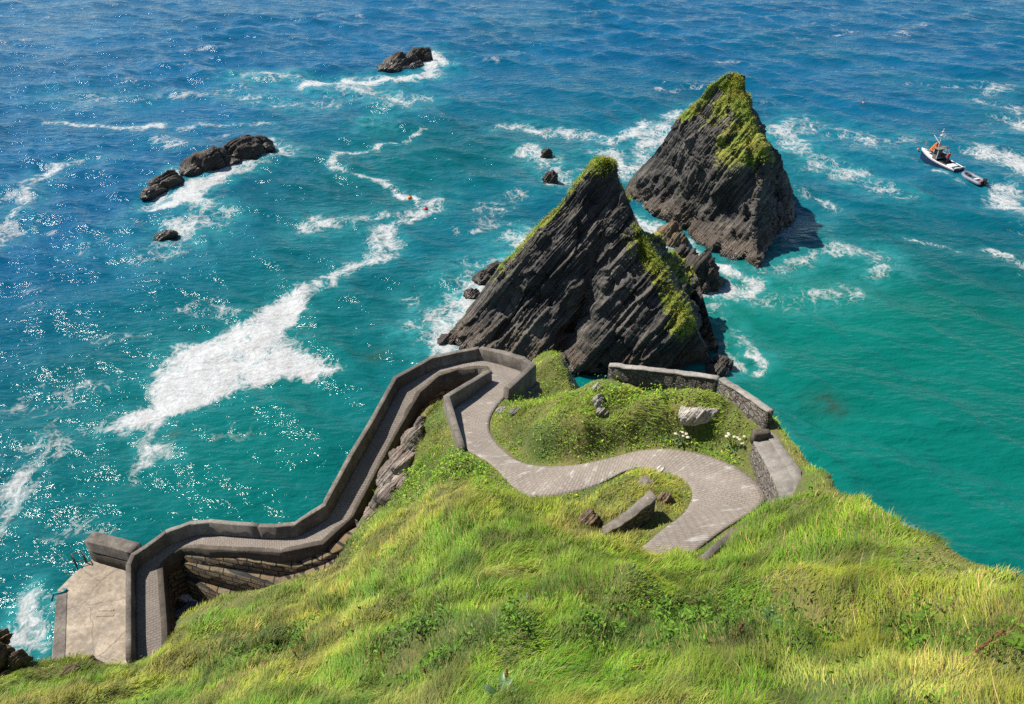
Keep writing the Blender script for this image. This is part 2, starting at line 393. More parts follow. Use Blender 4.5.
# ------------------------------------------------------------------ path (pairs: sea side edge, land side edge, height)
PAIRS = [((136, 690), (168, 680), 3.4), ((136, 636), (166, 624), 4.1), ((135.5, 575), (162, 568), 4.8), ((139, 566), (162, 563.6), 4.95), ((150, 559), (168, 557), 5.15),
 ((170, 544.5), (181, 548), 5.5), ((193.6, 536), (192, 547), 5.85), ((212, 534.5), (208, 549), 6.1), ((260, 538), (260, 551), 6.7),
 ((278, 538.5), (280, 552), 6.95), ((297, 537), (296, 549), 7.2), ((312, 528), (322.7, 543.6), 7.55), ((328, 518), (345, 523.5), 7.95),
 ((330, 514), (352.7, 516), 8.15), ((353.6, 470), (376.4, 470), 9.5), ((375.5, 432), (398, 430), 10.5), ((398, 389), (420, 392), 11.5),
 ((433, 369), (439, 375.5), 12.2), ((457, 363.6), (458, 369.3), 12.6), ((479, 359.5), (478, 368), 13.0),
 ((500, 364.5), (484, 368), 13.25), ((521, 371), (487, 371), 13.5), ((529, 376.5), (490, 375), 13.75), ((516, 387), (482, 386), 14.0), ((504, 397), (466, 399), 14.3),
 ((492, 412), (451, 411), 14.7), ((488, 424), (456, 424), 15.0), ((490, 434), (461, 439), 15.3), ((503, 450.5), (466, 449), 15.7), ((521, 463), (493, 463), 16.3),
 ((540, 466), (510, 484), 16.7), ((558, 466), (530, 498), 17.1), ((580, 464.5), (567, 493), 17.5), ((607, 459), (600, 484), 17.9), ((640, 450), (630, 467), 18.3),
 ((671, 448), (655, 468), 18.7), ((708, 454.5), (677, 474), 19.0), ((735, 466), (690, 483), 19.3), ((757, 480), (694, 495), 19.6), ((769, 496), (687, 510), 19.85),
 ((758, 508), (678, 519), 20.0), ((737, 521), (664, 528), 20.15), ((717, 534), (651, 539), 20.25), ((696, 550), (640, 549), 20.38), ((678, 566), (626, 564), 20.6)]
NLOW = 20                                          # first pairs: the ramp down to the landing
PL = np.array([P(*a, z) for a, b, z in PAIRS]); PR = np.array([P(*b, z) for a, b, z in PAIRS])
def densify(pts, k):
    out = [pts[0]]
    for a, b in zip(pts, pts[1:]):
        for i in range(1, k + 1): out.append(a + (b - a) * i / k)
    return np.array(out)
def smooth_pts(p, i0, it=3):
    p = p.copy()
    for _ in range(it):
        q = p.copy(); q[i0 + 1:-1] = .25 * p[i0:-2] + .5 * p[i0 + 1:-1] + .25 * p[i0 + 2:]; p = q
    return p
KD = 8
DL = smooth_pts(densify(PL, KD), 23 * KD, 14); DR = smooth_pts(densify(PR, KD), 25 * KD, 14)
ACR = 10
def build_path():
    n = len(DL); V = []; UV = []; LO = []
    cum = np.concatenate([[0], np.cumsum(np.linalg.norm(np.diff((DL + DR) / 2, axis=0), axis=1))])
    for i in range(n):
        w = np.linalg.norm(DR[i] - DL[i])
        for j in range(ACR + 1):
            f = j / ACR; q = DL[i] + (DR[i] - DL[i]) * f
            V.append(q); UV.append((f * w, cum[i])); LO.append(1.0 if i < NLOW * KD else max(0, 1 - (i - NLOW * KD) / 40))
    V = np.array(V); V[:, 2] += .02 * n2(V[:, 0], V[:, 1], 1.2, 2, 5)
    Vg = V.reshape(n, ACR + 1, 3); e = (DR - DL); e[:, 2] = 0; e /= np.linalg.norm(e, axis=1, keepdims=True)
    Vs = np.concatenate([(Vg[:, 0] - e * .05 - (0, 0, .35))[:, None], Vg, (Vg[:, -1] + e * .05 - (0, 0, .35))[:, None]], 1)
    ug = np.array(UV).reshape(n, ACR + 1, 2); us = np.concatenate([ug[:, :1], ug, ug[:, -1:]], 1)
    lg = np.array(LO).reshape(n, ACR + 1); ls = np.concatenate([lg[:, :1], lg, lg[:, -1:]], 1)
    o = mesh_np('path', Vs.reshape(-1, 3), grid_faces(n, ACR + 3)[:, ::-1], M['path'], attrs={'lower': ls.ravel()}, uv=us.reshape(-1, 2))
    tag(o, kind='structure'); return V
PATHV = build_path()

# ------------------------------------------------------------------ terrain
ctrl = [  # photo x, y, height
 (-60, 704, 8.5), (0, 704, 12), (100, 704, 14.5), (250, 704, 19.5), (380, 704, 24.5), (512, 704, 28), (700, 704, 30), (860, 704, 31.3), (1020, 704, 32.5),
 (20, 668, 8.6), (60, 666, 8.0), (110, 654, 7.2), (130, 649, 7.0), (180, 619, 7.5), (235, 596, 8.6), (300, 582, 10.1), (338, 570, 11.2),
 (372, 525, 12.0), (395, 495, 12.6), (414, 462, 13.2), (430, 430, 13.6), (443, 402, 14.0),
 (362, 520, 9.2), (372, 492, 9.8), (392, 455, 10.6), (413, 425, 11.2), (428, 406, 11.8), (385, 498, 11.0),
 (100, 690, 11.8), (200, 650, 11.3), (200, 690, 15.0), (300, 620, 14.5), (350, 640, 18.0), (400, 600, 18.3), (360, 580, 14.2), (420, 540, 17.2), (450, 520, 18.0), (450, 480, 16.0), (400, 545, 15.8),
 (500, 560, 21.3), (512, 620, 24.3), (480, 500, 17.6), (540, 520, 19.2), (600, 600, 24.2), (700, 600, 24.6), (800, 600, 26.4), (900, 600, 28.2), (1000, 620, 29.9), (1023, 591, 29.1),
 (960, 565, 27.8), (900, 534, 25.8), (850, 510, 24.3), (815, 497, 23.2), (800, 560, 24.8), (740, 545, 22.2), (780, 510, 22.3), (690, 563, 22.1), (655, 560, 21.7), (722, 556, 22.2), (620, 545, 20.8), (580, 532, 19.8), (560, 505, 17.8),
 (611, 474, 18.9), (650, 476, 19.7), (678, 492, 20.1), (602, 512, 18.9), (640, 500, 19.6), (665, 512, 20.1),
 (520, 455, 16.5), (510, 425, 16.6), (540, 440, 17.7), (520, 408, 15.6), (560, 410, 18.3), (580, 440, 18.8), (600, 395, 19.2), (605, 384, 19.4), (640, 388, 19.4), (700, 400, 19.6), (714, 400, 19.8),
 (620, 440, 18.9), (660, 432, 19.4), (700, 440, 19.4), (650, 408, 19.9), (690, 412, 20.1), (725, 425, 20.1), (748, 455, 20.3), (772, 490, 20.9), (740, 440, 20.1),
 (546, 358, 12.6), (554, 372, 12.4), (539, 362, 12.2), (560, 388, 11.8), (535, 402, 11.6), (521, 401, 12.0), (545, 396, 11.6), (700, 650, 27.3), (850, 650, 28.9), (300, 670, 18.2), (430, 660, 23.2), (600, 650, 26.2)]
C3 = [P(*c) for c in ctrl]
C3 += [np.array(a, float) for a in [(0, 0, 35), (20, 0, 39.5), (-20, 0, 22), (0, -15, 43), (25, -15, 45), (-25, -15, 25), (40, 5, 40), (40, -15, 46), (-40, 5, 8), (-45, -10, 12), (25, 12, 36)]]
for i in range(NLOW + 4, len(PAIRS) - 1, 2): C3 += [PL[i] - (0, 0, .05), PR[i] - (0, 0, .05)]
C3 = np.array(C3)
def tps_fit(pts, lam=.15):
    xy = pts[:, :2]; n = len(xy)
    d = np.linalg.norm(xy[:, None] - xy[None], axis=-1)
    K = np.where(d > 0, d * d * np.log(np.maximum(d, 1e-9)), 0) + lam * np.eye(n)
    Q = np.concatenate([np.ones((n, 1)), xy], 1)
    A = np.block([[K, Q], [Q.T, np.zeros((3, 3))]])
    return xy, np.linalg.solve(A, np.concatenate([pts[:, 2], np.zeros(3)]))
_xy, _w = tps_fit(C3)
def tps(x, y):
    out = np.empty(len(x))
    for s in range(0, len(x), 20000):
        q = np.stack([x[s:s + 20000], y[s:s + 20000]], -1)
        d2 = ((q[:, None] - _xy[None]) ** 2).sum(-1)
        U = .5 * d2 * np.log(np.maximum(d2, 1e-12))
        out[s:s + 20000] = U @ _w[:-3] + _w[-3] + q @ _w[-2:]
    return out
edge_px = [(-60, 700, 7.5), (20, 664, 8.2), (60, 663, 7.6), (110, 651, 6.9), (130, 646, 6.7), (180, 616, 7.2), (235, 593, 8.4), (300, 579, 9.9), (335, 567, 10.9), (352, 540, 9.6),
 (362, 520, 9.0), (372, 492, 9.6), (392, 455, 10.4), (413, 425, 11.0), (428, 406, 11.6), (441, 402, 13.6), (489, 377, 13.9), (479, 362, 13.0), (500, 364, 13.2), (521, 369, 13.5), (530, 360, 12.6), (536, 354, 12.2), (547, 353, 12.2), (561, 365, 12.0), (568, 384, 11.5), (566, 398, 12.5),
 (560, 396, 17.0), (585, 386, 18.6), (605, 378, 19.2), (650, 377, 19.4), (716, 389, 19.7), (769, 424, 20.4), (802, 470, 20.6), (822, 494, 21.5), (835, 499, 23.6),
 (860, 504, 24.4), (900, 531, 25.7), (960, 564, 27.7), (1024, 589, 29.1), (1100, 614, 31.2)]
EDGE = np.array([P(*e) for e in edge_px] + [np.array(a, float) for a in [(28, 14, 36.5), (60, 14, 40), (60, -30, 50), (-60, -30, 10), (-60, 8, 3), (-40, 16, 5)]])
def poly_sd(x, y, poly):
    """signed distance (positive outside) + z of the nearest edge point"""
    p = np.stack([x, y], -1); best = np.full(len(x), 1e9); bz = np.zeros(len(x)); inside = np.zeros(len(x), bool)
    n = len(poly)
    for i in range(n):
        a = poly[i]; b = poly[(i + 1) % n]; ab = (b - a)[:2]
        t = np.clip(((p - a[:2]) @ ab) / (ab @ ab + 1e-12), 0, 1)
        d = np.linalg.norm(p - a[:2] - t[:, None] * ab, axis=1)
        m = d < best; best[m] = d[m]
        if len(a) > 2: bz[m] = (a[2] + t * (b[2] - a[2]))[m]
        c = ((a[1] > y) != (b[1] > y)) & (x < (b[0] - a[0]) * (y - a[1]) / (b[1] - a[1] + 1e-12) + a[0])
        inside ^= c
    return np.where(inside, -best, best), bz
PATHV = PATHV[:-(KD * 1) * (ACR + 1)]
kd = kdtree.KDTree(len(PATHV))
for i, v in enumerate(PATHV): kd.insert((v[0], v[1], 0), i)
kd.balance()
def kd_query(x, y, tree, maxd):
    d = np.full(len(x), 99.0); k = np.zeros(len(x), int)
    for i in range(len(x)):
        r = tree.find((x[i], y[i], 0)); d[i] = r[2]; k[i] = r[1]
    return d, k
GX0, GX1, GY0, GY1, GS = -46.0, 42.0, -10.0, 52.0, .22
gx = np.arange(GX0, GX1, GS); gy = np.arange(GY0, GY1, GS)
XX, YY = np.meshgrid(gx, gy); X = XX.ravel(); Y = YY.ravel()
Z = tps(X, Y)
sd, ez = poly_sd(X, Y, EDGE)
# hummocks
calm = sstep(0, 2.5, -sd) 
Z += (.55 * n2(X, Y, 2.8, 3, 11) + .20 * n2(X, Y, 1.0, 2, 21)) * (.35 + .65 * calm)
Z += .22 * n2(X, Y, 1.1, 3, 27) * (Y > 29.5) * (X > 0)
for q_, a_ in ((P(522, 400, 12.2), 2.2), (P(534, 400, 12.0), 1.6)): Z -= a_ * np.exp(-((X - q_[0]) ** 2 + (Y - q_[1]) ** 2) / .9)
def px_line_bump(Z, line, amp, wid, zg):
    pts = np.array([P(a, b, z) for a, b, z in line]); best = np.full(len(X), 1e9)
    for a, b in zip(pts, pts[1:]):
        ab = (b - a)[:2]; p = np.stack([X, Y], -1); t = np.clip(((p - a[:2]) @ ab) / (ab @ ab), 0, 1)
        best = np.minimum(best, np.linalg.norm(p - a[:2] - t[:, None] * ab, axis=1))
    return Z + amp * np.exp(-(best / wid) ** 2) * (.75 + .5 * n2(X, Y, 2.0, 2, 33))
Z = px_line_bump(Z, [(150, 668, 11.5), (280, 640, 15.5), (420, 612, 19.5), (520, 608, 23.5), (640, 598, 24.2), (760, 596, 25.4), (900, 606, 28.4), (1010, 622, 30.2)], 1.0, 1.0, 0)
Z = px_line_bump(Z, [(360, 655, 19.5), (470, 640, 23.2), (560, 640, 25.3), (680, 632, 26.5), (800, 640, 28)], .65, .7, 0)
Z = px_line_bump(Z, [(636, 410, 19.6), (670, 402, 19.8), (712, 408, 20.0)], .6, .5, 0)
Z = px_line_bump(Z, [(800, 500, 22.8), (840, 530, 24.2), (920, 548, 26.6), (1010, 600, 29.6)], .35, 1.2, 0)
# path bed
dp, kp = kd_query(X, Y, kd, 3)
row = kp // (ACR + 1); low = row < NLOW * KD
zp = PATHV[kp, 2]
bl = 1 - np.where(row > (len(PAIRS) - 5) * KD, sstep(.05, .6, dp), sstep(.2, 1.3, dp))
Z = np.where(~low, Z * (1 - bl) + (zp - .07) * bl, Z)
# cliffs
rn = .8 * n2(X, Y, 2.4, 4, 41)
dd = np.maximum(sd, 0)
zc = np.minimum(Z, ez + .4) - .5 * np.minimum(dd, .4) - 2.1 * np.maximum(dd - .3, 0) * (1 + .35 * rn) + .6 * rn * sstep(.2, 1.2, dd)
Z = np.where(sd > 0, zc, Z)
near_low = low & (dp < 1.2)
Z = np.where(near_low, np.minimum(Z, zp - .35 - 2.3 * (1 - dp / 1.2)), Z)
Z = np.maximum(Z, -3.0 + .5 * rn)
ZG = Z.reshape(XX.shape)
gyy, gxx = np.gradient(ZG, GS)
slope = np.hypot(gxx, gyy).ravel()
rockm = np.clip(sstep(1.1, 1.8, slope), 0, 1) * sstep(-.4, .3, sd)
rockm = np.maximum(rockm, sstep(4.0, 1.5, Z) * sstep(0, 1, sd))
mesh_np('terrain', np.stack([X, Y, Z], -1), grid_faces(len(gy), len(gx)), M['ground'], attrs={'rock': rockm}).__setitem__('kind', 'structure')
def ground_z(x, y):
    fx = np.clip((np.asarray(x) - GX0) / GS, 0, len(gx) - 1.001); fy = np.clip((np.asarray(y) - GY0) / GS, 0, len(gy) - 1.001)
    i = fx.astype(int); j = fy.astype(int); u = fx - i; v = fy - j
    return (ZG[j, i] * (1 - u) + ZG[j, i + 1] * u) * (1 - v) + (ZG[j + 1, i] * (1 - u) + ZG[j + 1, i + 1] * u) * v
def hit(px, py):                                   # first ground point under a spot of the photo
    d = ray(px, py); d = d / np.linalg.norm(d)
    t = np.arange(6, 90, .04); q = np.array([0, 0, CAMZ]) + t[:, None] * d
    g = ground_z(q[:, 0], q[:, 1]); k = np.argmax(q[:, 2] <= g)
    return q[k]

# ------------------------------------------------------------------ walls
WALLPTS = []
def offset_line(pts, d):
    """shift a plan polyline sideways (left of travel is positive), mitred"""
    p = np.array(pts, float); n = len(p); out = p.copy()
    for i in range(n):
        t0 = (p[i] - p[i - 1])[:2] if i > 0 else (p[1] - p[0])[:2]
        t1 = (p[i + 1] - p[i])[:2] if i < n - 1 else t0
        t0 = t0 / np.linalg.norm(t0); t1 = t1 / np.linalg.norm(t1)
        n0 = np.array([-t0[1], t0[0]]); n1 = np.array([-t1[1], t1[0]])
        m = n0 + n1; m = m / np.linalg.norm(m); out[i, :2] += m * d / max(.5, m @ n0)
    return out
def wall_mesh(name, A, B, top, bot, mat, parent=None, cham=.03, k=5, rough=.012, seed=0, smooth=False):
    """wall between plan lines A and B (same point count); top/bot: height arrays"""
    A = densify(np.array(A, float), k); B = densify(np.array(B, float), k)
    def dz(a):
        a = np.array(a, float) if np.ndim(a) else np.full((len(A) - 1) // k + 1, float(a))
        return densify(a[:, None], k)[:, 0]
    top = dz(top); bot = dz(bot); n = len(A)
    WALLPTS.extend(((A + B) / 2)[:, :2].tolist())
    WALLPTS.extend(A[:, :2].tolist()); WALLPTS.extend(B[:, :2].tolist())
    ab = B[:, :2] - A[:, :2]; L = np.linalg.norm(ab, axis=1)[:, None]; u = ab / L
    c = np.minimum(cham, L * .3)
    jt = rough * fbm(np.stack([np.arange(n) * .7, np.full(n, seed * 3.1), np.zeros(n)], -1), 2, seed)
    top = top + jt * 1.5
    def row(xy, z): return np.concatenate([xy, z[:, None]], 1)
    rows = [row(A[:, :2], bot), row(A[:, :2], bot * .5 + top * .5 - cham), row(A[:, :2], top - cham), row(A[:, :2] + u * c, top),
            row(B[:, :2] - u * c, top), row(B[:, :2], top - cham), row(B[:, :2], bot * .5 + top * .5 - cham), row(B[:, :2], bot)]
    V = np.stack(rows, 1)                            # n x 8 x 3
    V += rough * fbm(V.reshape(-1, 3) * 2.2, 2, seed + 9).reshape(V.shape[:2])[..., None]
    cum = np.concatenate([[0], np.cumsum(np.linalg.norm(np.diff(A[:, :2], axis=0), axis=1))])
    uv = np.zeros((n, 8, 2)); uv[..., 0] = cum[:, None]; uv[..., 1] = V[..., 2]
    uv[:, 4:5, 1] += .4
    f = grid_faces(n, 8, True)
    caps = np.array([list(range(8)), list(range((n - 1) * 8, n * 8))[::-1]])
    o = mesh_np(name, V.reshape(-1, 3), [f, caps], mat, smooth=smooth, parent=parent, uv=uv.reshape(-1, 2))
    bm = bmesh.new(); bm.from_mesh(o.data); bmesh.ops.recalc_face_normals(bm, faces=bm.faces); bm.to_mesh(o.data); bm.free()
    return o
def slab_mesh(name, poly, bot, mat, parent=None, bevel=.04):
    """upright prism over a closed plan polygon whose points carry their top height"""
    bm = bmesh.new(); n = len(poly)
    t = [bm.verts.new(p) for p in poly]; b = [bm.verts.new((p[0], p[1], bot)) for p in poly]
    ft = bm.faces.new(t); bm.faces.new(b[::-1])
    for i in range(n): bm.faces.new((t[i], b[i], b[(i + 1) % n], t[(i + 1) % n]))
    bmesh.ops.recalc_face_normals(bm, faces=bm.faces)
    if bevel: bmesh.ops.bevel(bm, geom=list(ft.edges), offset=bevel, segments=1, affect='EDGES')
    uvl = bm.loops.layers.uv.new('UVMap')
    for f in bm.faces:
        nz = f.normal; h = Vector((-nz.y, nz.x, 0))
        h = h.normalized() if h.length > .3 else Vector((1, 0, 0))
        for lp in f.loops:
            c = lp.vert.co
            lp[uvl].uv = (c.dot(h), c.z) if abs(nz.z) < .7 else (c.x, c.y)
    return bm_obj(name, bm, mat, parent)

# sea wall along the ramp
T = .32
L0 = PL[1:20].copy(); L0[0] = P(136, 668, 3.7)
hgt = np.array([1.0, 1.0, 1.0, 1.0, 1.05, 1.05, 1.05, 1.0, 1.02, 1.05, 1.1, 1.1, 1.1, 1.1, 1.0, .9, .9, .9, .9])
Lout = offset_line(L0, T)
wroot = wall_mesh('parapet_wall', L0[:5], Lout[:5], L0[:5, 2] + hgt[:5], L0[:5, 2] - 3.2, M['concrete'], seed=1)
tag(wroot, 'long concrete parapet wall along the sea side of the lower zigzag ramp', 'wall')
wall_mesh('repaired_section', L0[4:8], Lout[4:8], L0[4:8, 2] + hgt[4:8] + .03, L0[4:8, 2] - 3, M['concrete_light'], wroot, seed=2).__setitem__('label', 'pale newer section of the parapet')
wall_mesh('wall_section', L0[7:14], Lout[7:14], L0[7:14, 2] + hgt[7:14], L0[7:14, 2] - 3, M['concrete'], wroot, seed=3)
wall_mesh('wall_section', L0[13:], Lout[13:], L0[13:, 2] + hgt[13:] + .015, L0[13:, 2] - 3, M['concrete'], wroot, seed=4)
# parapet round the top bend
HB = np.array([PL[19], P(500, 364.5, 13.25), P(520, 371, 13.5), P(529, 376.5, 13.75), P(503.5, 398, 14.3)])
HBo = offset_line(HB, .4)
hroot = wall_mesh('parapet_wall', HB, HBo, HB[:, 2] + np.array([.9, .95, 1.0, .95, .8]), HB[:, 2] - 1.0, M['concrete'], seed=5)
tag(hroot, 'short concrete parapet wrapping the outer corner of the upper hairpin bend', 'wall')
# masonry footing of that bend, in battered courses
for k in range(4):
    a = offset_line(HB, .2 + .14 * k); b = offset_line(HB, .62 + .16 * k)
    zt = HB[:, 2] - 1.0 - .75 * k + .7
    wall_mesh('masonry_course', a, b, zt - (.25 if k == 0 else 0), zt - (.9 if k < 3 else 12), M['masonry_grey'], hroot, seed=6 + k, rough=.03)
# wall on the land side of the upper path: two straight legs
UL = np.array([P(492, 380.5, 13.9), P(450.5, 410, 14.65), P(465.5, 449, 15.7)])
ULo = offset_line(UL, -.36)
uroot = wall_mesh('parapet_wall', UL, ULo, UL[:, 2] + np.array([.75, 1.05, .18]), UL[:, 2] - np.array([4.0, 3.0, .6]), M['concrete'], seed=11, k=8)
tag(uroot, 'angled concrete wall with two straight legs beside the middle of the upper path', 'wall')
# pit side end of the ramp and retaining wall of the ramp
RR = np.concatenate([PR[0:20], [P(484, 368, 13.2), P(488.5, 374, 13.7)]])
RRi = offset_line(RR, .35)
rroot = wall_mesh('retaining_wall', RR + 0, RRi, RR[:, 2] - 1.35, np.full(len(RR), -2.5), M['masonry'], seed=14, rough=.02)
tag(rroot, 'tall stained stone retaining wall holding up the inner side of the lower ramp', 'wall')
RB = offset_line(RR, -.07); RBi = offset_line(RR, .3)
wall_mesh('concrete_band', RB, RBi, RR[:, 2] + .03, RR[:, 2] - 1.38, M['concrete_dark'], rroot, seed=15, rough=.01)
# solid fill between both sides so the ramp is a body
def ramp_fill():
    A = offset_line(L0, T * .5); n = len(A)
    B = np.array([PR[1 + i] for i in range(n)])
    return wall_mesh('ramp_core', A, offset_line(B, .2), L0[:, 2] - .03, np.full(n, -2.6), M['masonry'], rroot, k=4, cham=.01, rough=0)
ramp_fill()
HBc = np.concatenate([HB[:4], [P(504, 398, 14.3)]]); 
Cc = np.array([P(478, 369, 13.0), P(484, 369, 13.25), P(488, 372, 13.5), P(490, 375.5, 13.75), P(470, 398, 14.3)])
wall_mesh('ramp_core', HBc, Cc, HBc[:, 2] - .05, HBc[:, 2] - 12, M['masonry_grey'], hroot, k=4, cham=.01, rough=0)
# projecting stone courses below the ramp
tiers = [([(184, 557, 34.3), (240, 560, 33.3), (297, 567, 32.6), (321, 559.5, 32.6), (356, 541, 33.1), (368, 530, 33.8)], 1.4),
         ([(184, 564, 34.1), (237, 575.5, 32.9), (278, 586, 32.0), (303, 578, 32.0), (345, 559, 32.4), (362, 549, 33.0)], 1.5),
         ([(186, 580, 33.9), (228, 598, 32.4), (285, 620, 31.2)], 3)]
for k, (pl, h) in enumerate(tiers):
    a = np.array([PY(x, y, yy) for x, y, yy in pl])
    b = a + np.array([-.15, 1.2 + .5 * k, 0]); b[-1] += (-.8, -.3, 0)
    wall_mesh('masonry_course', a, b, a[:, 2], a[:, 2] - h - 1.5, M['masonry'], rroot, seed=20 + k, rough=.022, cham=.05, k=8)

# landing
lp = [(57, 590), (74, 573), (91, 559), (131, 562), (133, 600), (133, 690), (48, 700), (51, 665)]
LZ = 2.5
land = slab_mesh('landing', [P(x, y, LZ) for x, y in lp], -2.5, M['concrete_sand'])
tag(land, 'flat sandy concrete landing slab at the foot of the ramp, edged by the sea', 'landing')
kb = [P(57, 590, LZ + .045), P(67, 593, LZ + .045), P(65.3, 647, LZ + .045), P(62, 695, LZ + .045), P(48, 695, LZ + .045), P(53, 647, LZ + .045)]
slab_mesh('edge_strip', kb, LZ - .5, M['concrete'], land, .015)
jl = np.array([P(77, 586, LZ), P(128, 577.5, LZ)])
bl_ = [(83.5, 540), (91, 537.5), (138, 544.5), (131, 557), (126, 552)]
brk = np.array([P(84, 541, 4.3), P(131, 553, 4.3)])
bw = wall_mesh('breakwater_wall', brk, offset_line(brk, .95), 4.3, -2.5, M['concrete'], cham=.05, seed=30, k=8)
tag(bw, 'thick low concrete block wall at the seaward end of the landing slab', 'wall')
b2 = offset_line(brk, -.12)
wall_mesh('plinth', b2 + np.array([[.15, 0, 0], [-.1, 0, 0]]), offset_line(brk, .3), 3.35, 1.5, M['concrete_dark'], bw, seed=31, k=8)
# handrail
def handrail():
    c = P(82, 566, LZ); root = empty('handrail', c, label='dark rusty ladder handrail hoops on the seaward corner of the landing', cat='handrail')
    root.scale = (.72, .72, .72)
    for dx, dy in ((-.45, .0), (.35, .35)):
        bm = bmesh.new(); a = Vector((dx, dy, 0))
        pts = [a, a + Vector((0, 0, .85)), a + Vector((-.12, .18, 1.0)), a + Vector((-.5, .55, 1.0)), a + Vector((-.65, .7, .8)), a + Vector((-.68, .72, -1.5))]
        bm_tube(bm, pts, .055); bm_obj('rail', bm, M['rust'], root, True)
    bm = bmesh.new(); bm_tube(bm, [(-.45, 0, .55), (.35, .35, .55)], .05); bm_tube(bm, [(-.95, .55, 1.0), (-.15, .9, 1.0)], .05)
    bm_obj('crossbar', bm, M['rust'], root, True)
handrail()
bm = bmesh.new()
q = P(56, 593, LZ + .09)
bm_tube(bm, [Vector(q) + Vector(o) for o in ((-.4, -.15, -.6), (-.12, -.05, .02), (.2, .0, .0), (.5, .12, .0), (.55, .3, .0), (.3, .32, .03))], .07, 6)
tag(bm_obj('mooring_rope', bm, M['rope'], None, True), 'short teal mooring rope lying over the left edge of the landing', 'rope')
bm = bmesh.new(); 
bm_box(bm, Vector(P(106, 610, LZ + .01)), (1.0, .16, .06), None, .02); bm_box(bm, Vector(P(105, 615.5, LZ + .01)), (1.1, .12, .05), None, .02)
tag(bm_obj('drain_cover', bm, M['concrete_sand']), 'small slotted drain cover set in the middle of the landing', 'drain')

# dry stone wall on the mound and its return
DW = np.array([P(607, 384, 19.2), P(660, 391, 19.45), P(714.5, 399, 19.8)])
dw = wall_mesh('stone_wall', DW, offset_line(DW, .3), DW[:, 2] + np.array([1.15, 1.22, 1.25]), DW[:, 2] - 1.5, M['drystone'], seed=40, rough=.02, k=14)
tag(dw, 'long dark dry stone wall with pale top along the crest of the grassy mound', 'wall')
c0 = DW.copy(); c0[:, 2] += np.array([1.15, 1.22, 1.25])
wall_mesh('coping', offset_line(c0, -.03), offset_line(c0, .32), c0[:, 2] + .05, c0[:, 2] - .02, M['coping'], dw, seed=41, rough=.018, k=14)
DW2 = np.array([P(715.2, 399.5, 19.8), P(735, 413.5, 20.0), P(763, 433, 20.35)])
dw2 = wall_mesh('stone_wall', DW2, offset_line(DW2, .34), DW2[:, 2] + np.array([1.25, 1.3, 1.25]), DW2[:, 2] - 1.5, M['rubble'], seed=42, rough=.02, k=10)
tag(dw2, 'lit rubble stone wall running down from the dry stone wall to the pale slab', 'wall')
c1 = DW2.copy(); c1[:, 2] += np.array([1.25, 1.3, 1.25])
wall_mesh('coping', offset_line(c1, -.02), offset_line(c1, .36), c1[:, 2] + .05, c1[:, 2] - .02, M['coping'], dw2, seed=43, rough=.018, k=10)
# wide flat topped wall
WA = np.array([P(752.7, 443, 20.5), P(766, 467, 20.9), P(778, 494, 21.5), P(781, 506, 21.8)]); WB = np.array([P(772.7, 432, 20.5), P(789, 457, 20.9), P(800, 476, 21.3), P(801, 500, 21.9)])
ww = wall_mesh('wide_wall', WA, WB, WA[:, 2], WA[:, 2] - 3.5, M['rubble'], seed=45, rough=.015, k=8)
tag(ww, 'broad flat topped stone wall with a smooth pale concrete top by the path bend', 'wall')
ia = WA * .985 + WB * .015; ib = WB
top_ = wall_mesh('concrete_top', WA + (WB - WA) * .02, WB - (WB - WA) * .02, WA[:, 2] + .07, WA[:, 2] - .02, M['concrete_light'], ww, seed=46, rough=.01, k=8)
wall_mesh('kerb', WA + (WB - WA) * .62, WB - (WB - WA) * .0, WA[:, 2] + .13, WA[:, 2] + .05, M['concrete_light'], ww, seed=47, rough=.015, k=8)
blk = np.array([P(753, 443, 20.45), P(769, 442, 20.45)])
bk = wall_mesh('stone_block', blk, offset_line(blk, .35), 21.0, 20.3, M['concrete_dark'], cham=.06, seed=48, rough=.03)
tag(bk, 'dark stone block closing the end of the rubble wall above the pale slab', 'block')
# rubble facing that falls from the wall to the path verge
# curved wall in the hairpin island
CW = np.array([P(603, 541, 19.0), P(620, 537.5, 19.2), P(637, 531, 19.4), P(647, 526, 19.5), P(653, 521, 19.6)])
CH = np.array([.4, .75, 1.15, 1.35, 1.4])
cw = wall_mesh('curved_wall', CW, offset_line(CW, .4), CW[:, 2] + CH, CW[:, 2] - 1.2, M['rubble'], seed=50, rough=.03, k=6)
tag(cw, 'short curved stone wall with a lichen spotted grey top inside the hairpin bend', 'wall')
wall_mesh('coping', offset_line(CW, -.05), offset_line(CW, .45), CW[:, 2] + CH + .06, CW[:, 2] + CH - .04, M['concrete'], cw, seed=51, rough=.03, k=6)
lw = np.array([P(707, 560, 21.05), P(724, 546, 20.95), P(739, 533, 20.85)])
lo_ = wall_mesh('low_wall', lw, offset_line(lw, .3), lw[:, 2] + .05, lw[:, 2] - 1.2, M['concrete'], seed=52, rough=.03)
tag(lo_, 'low grey concrete wall top half buried in grass at the path edge', 'wall')

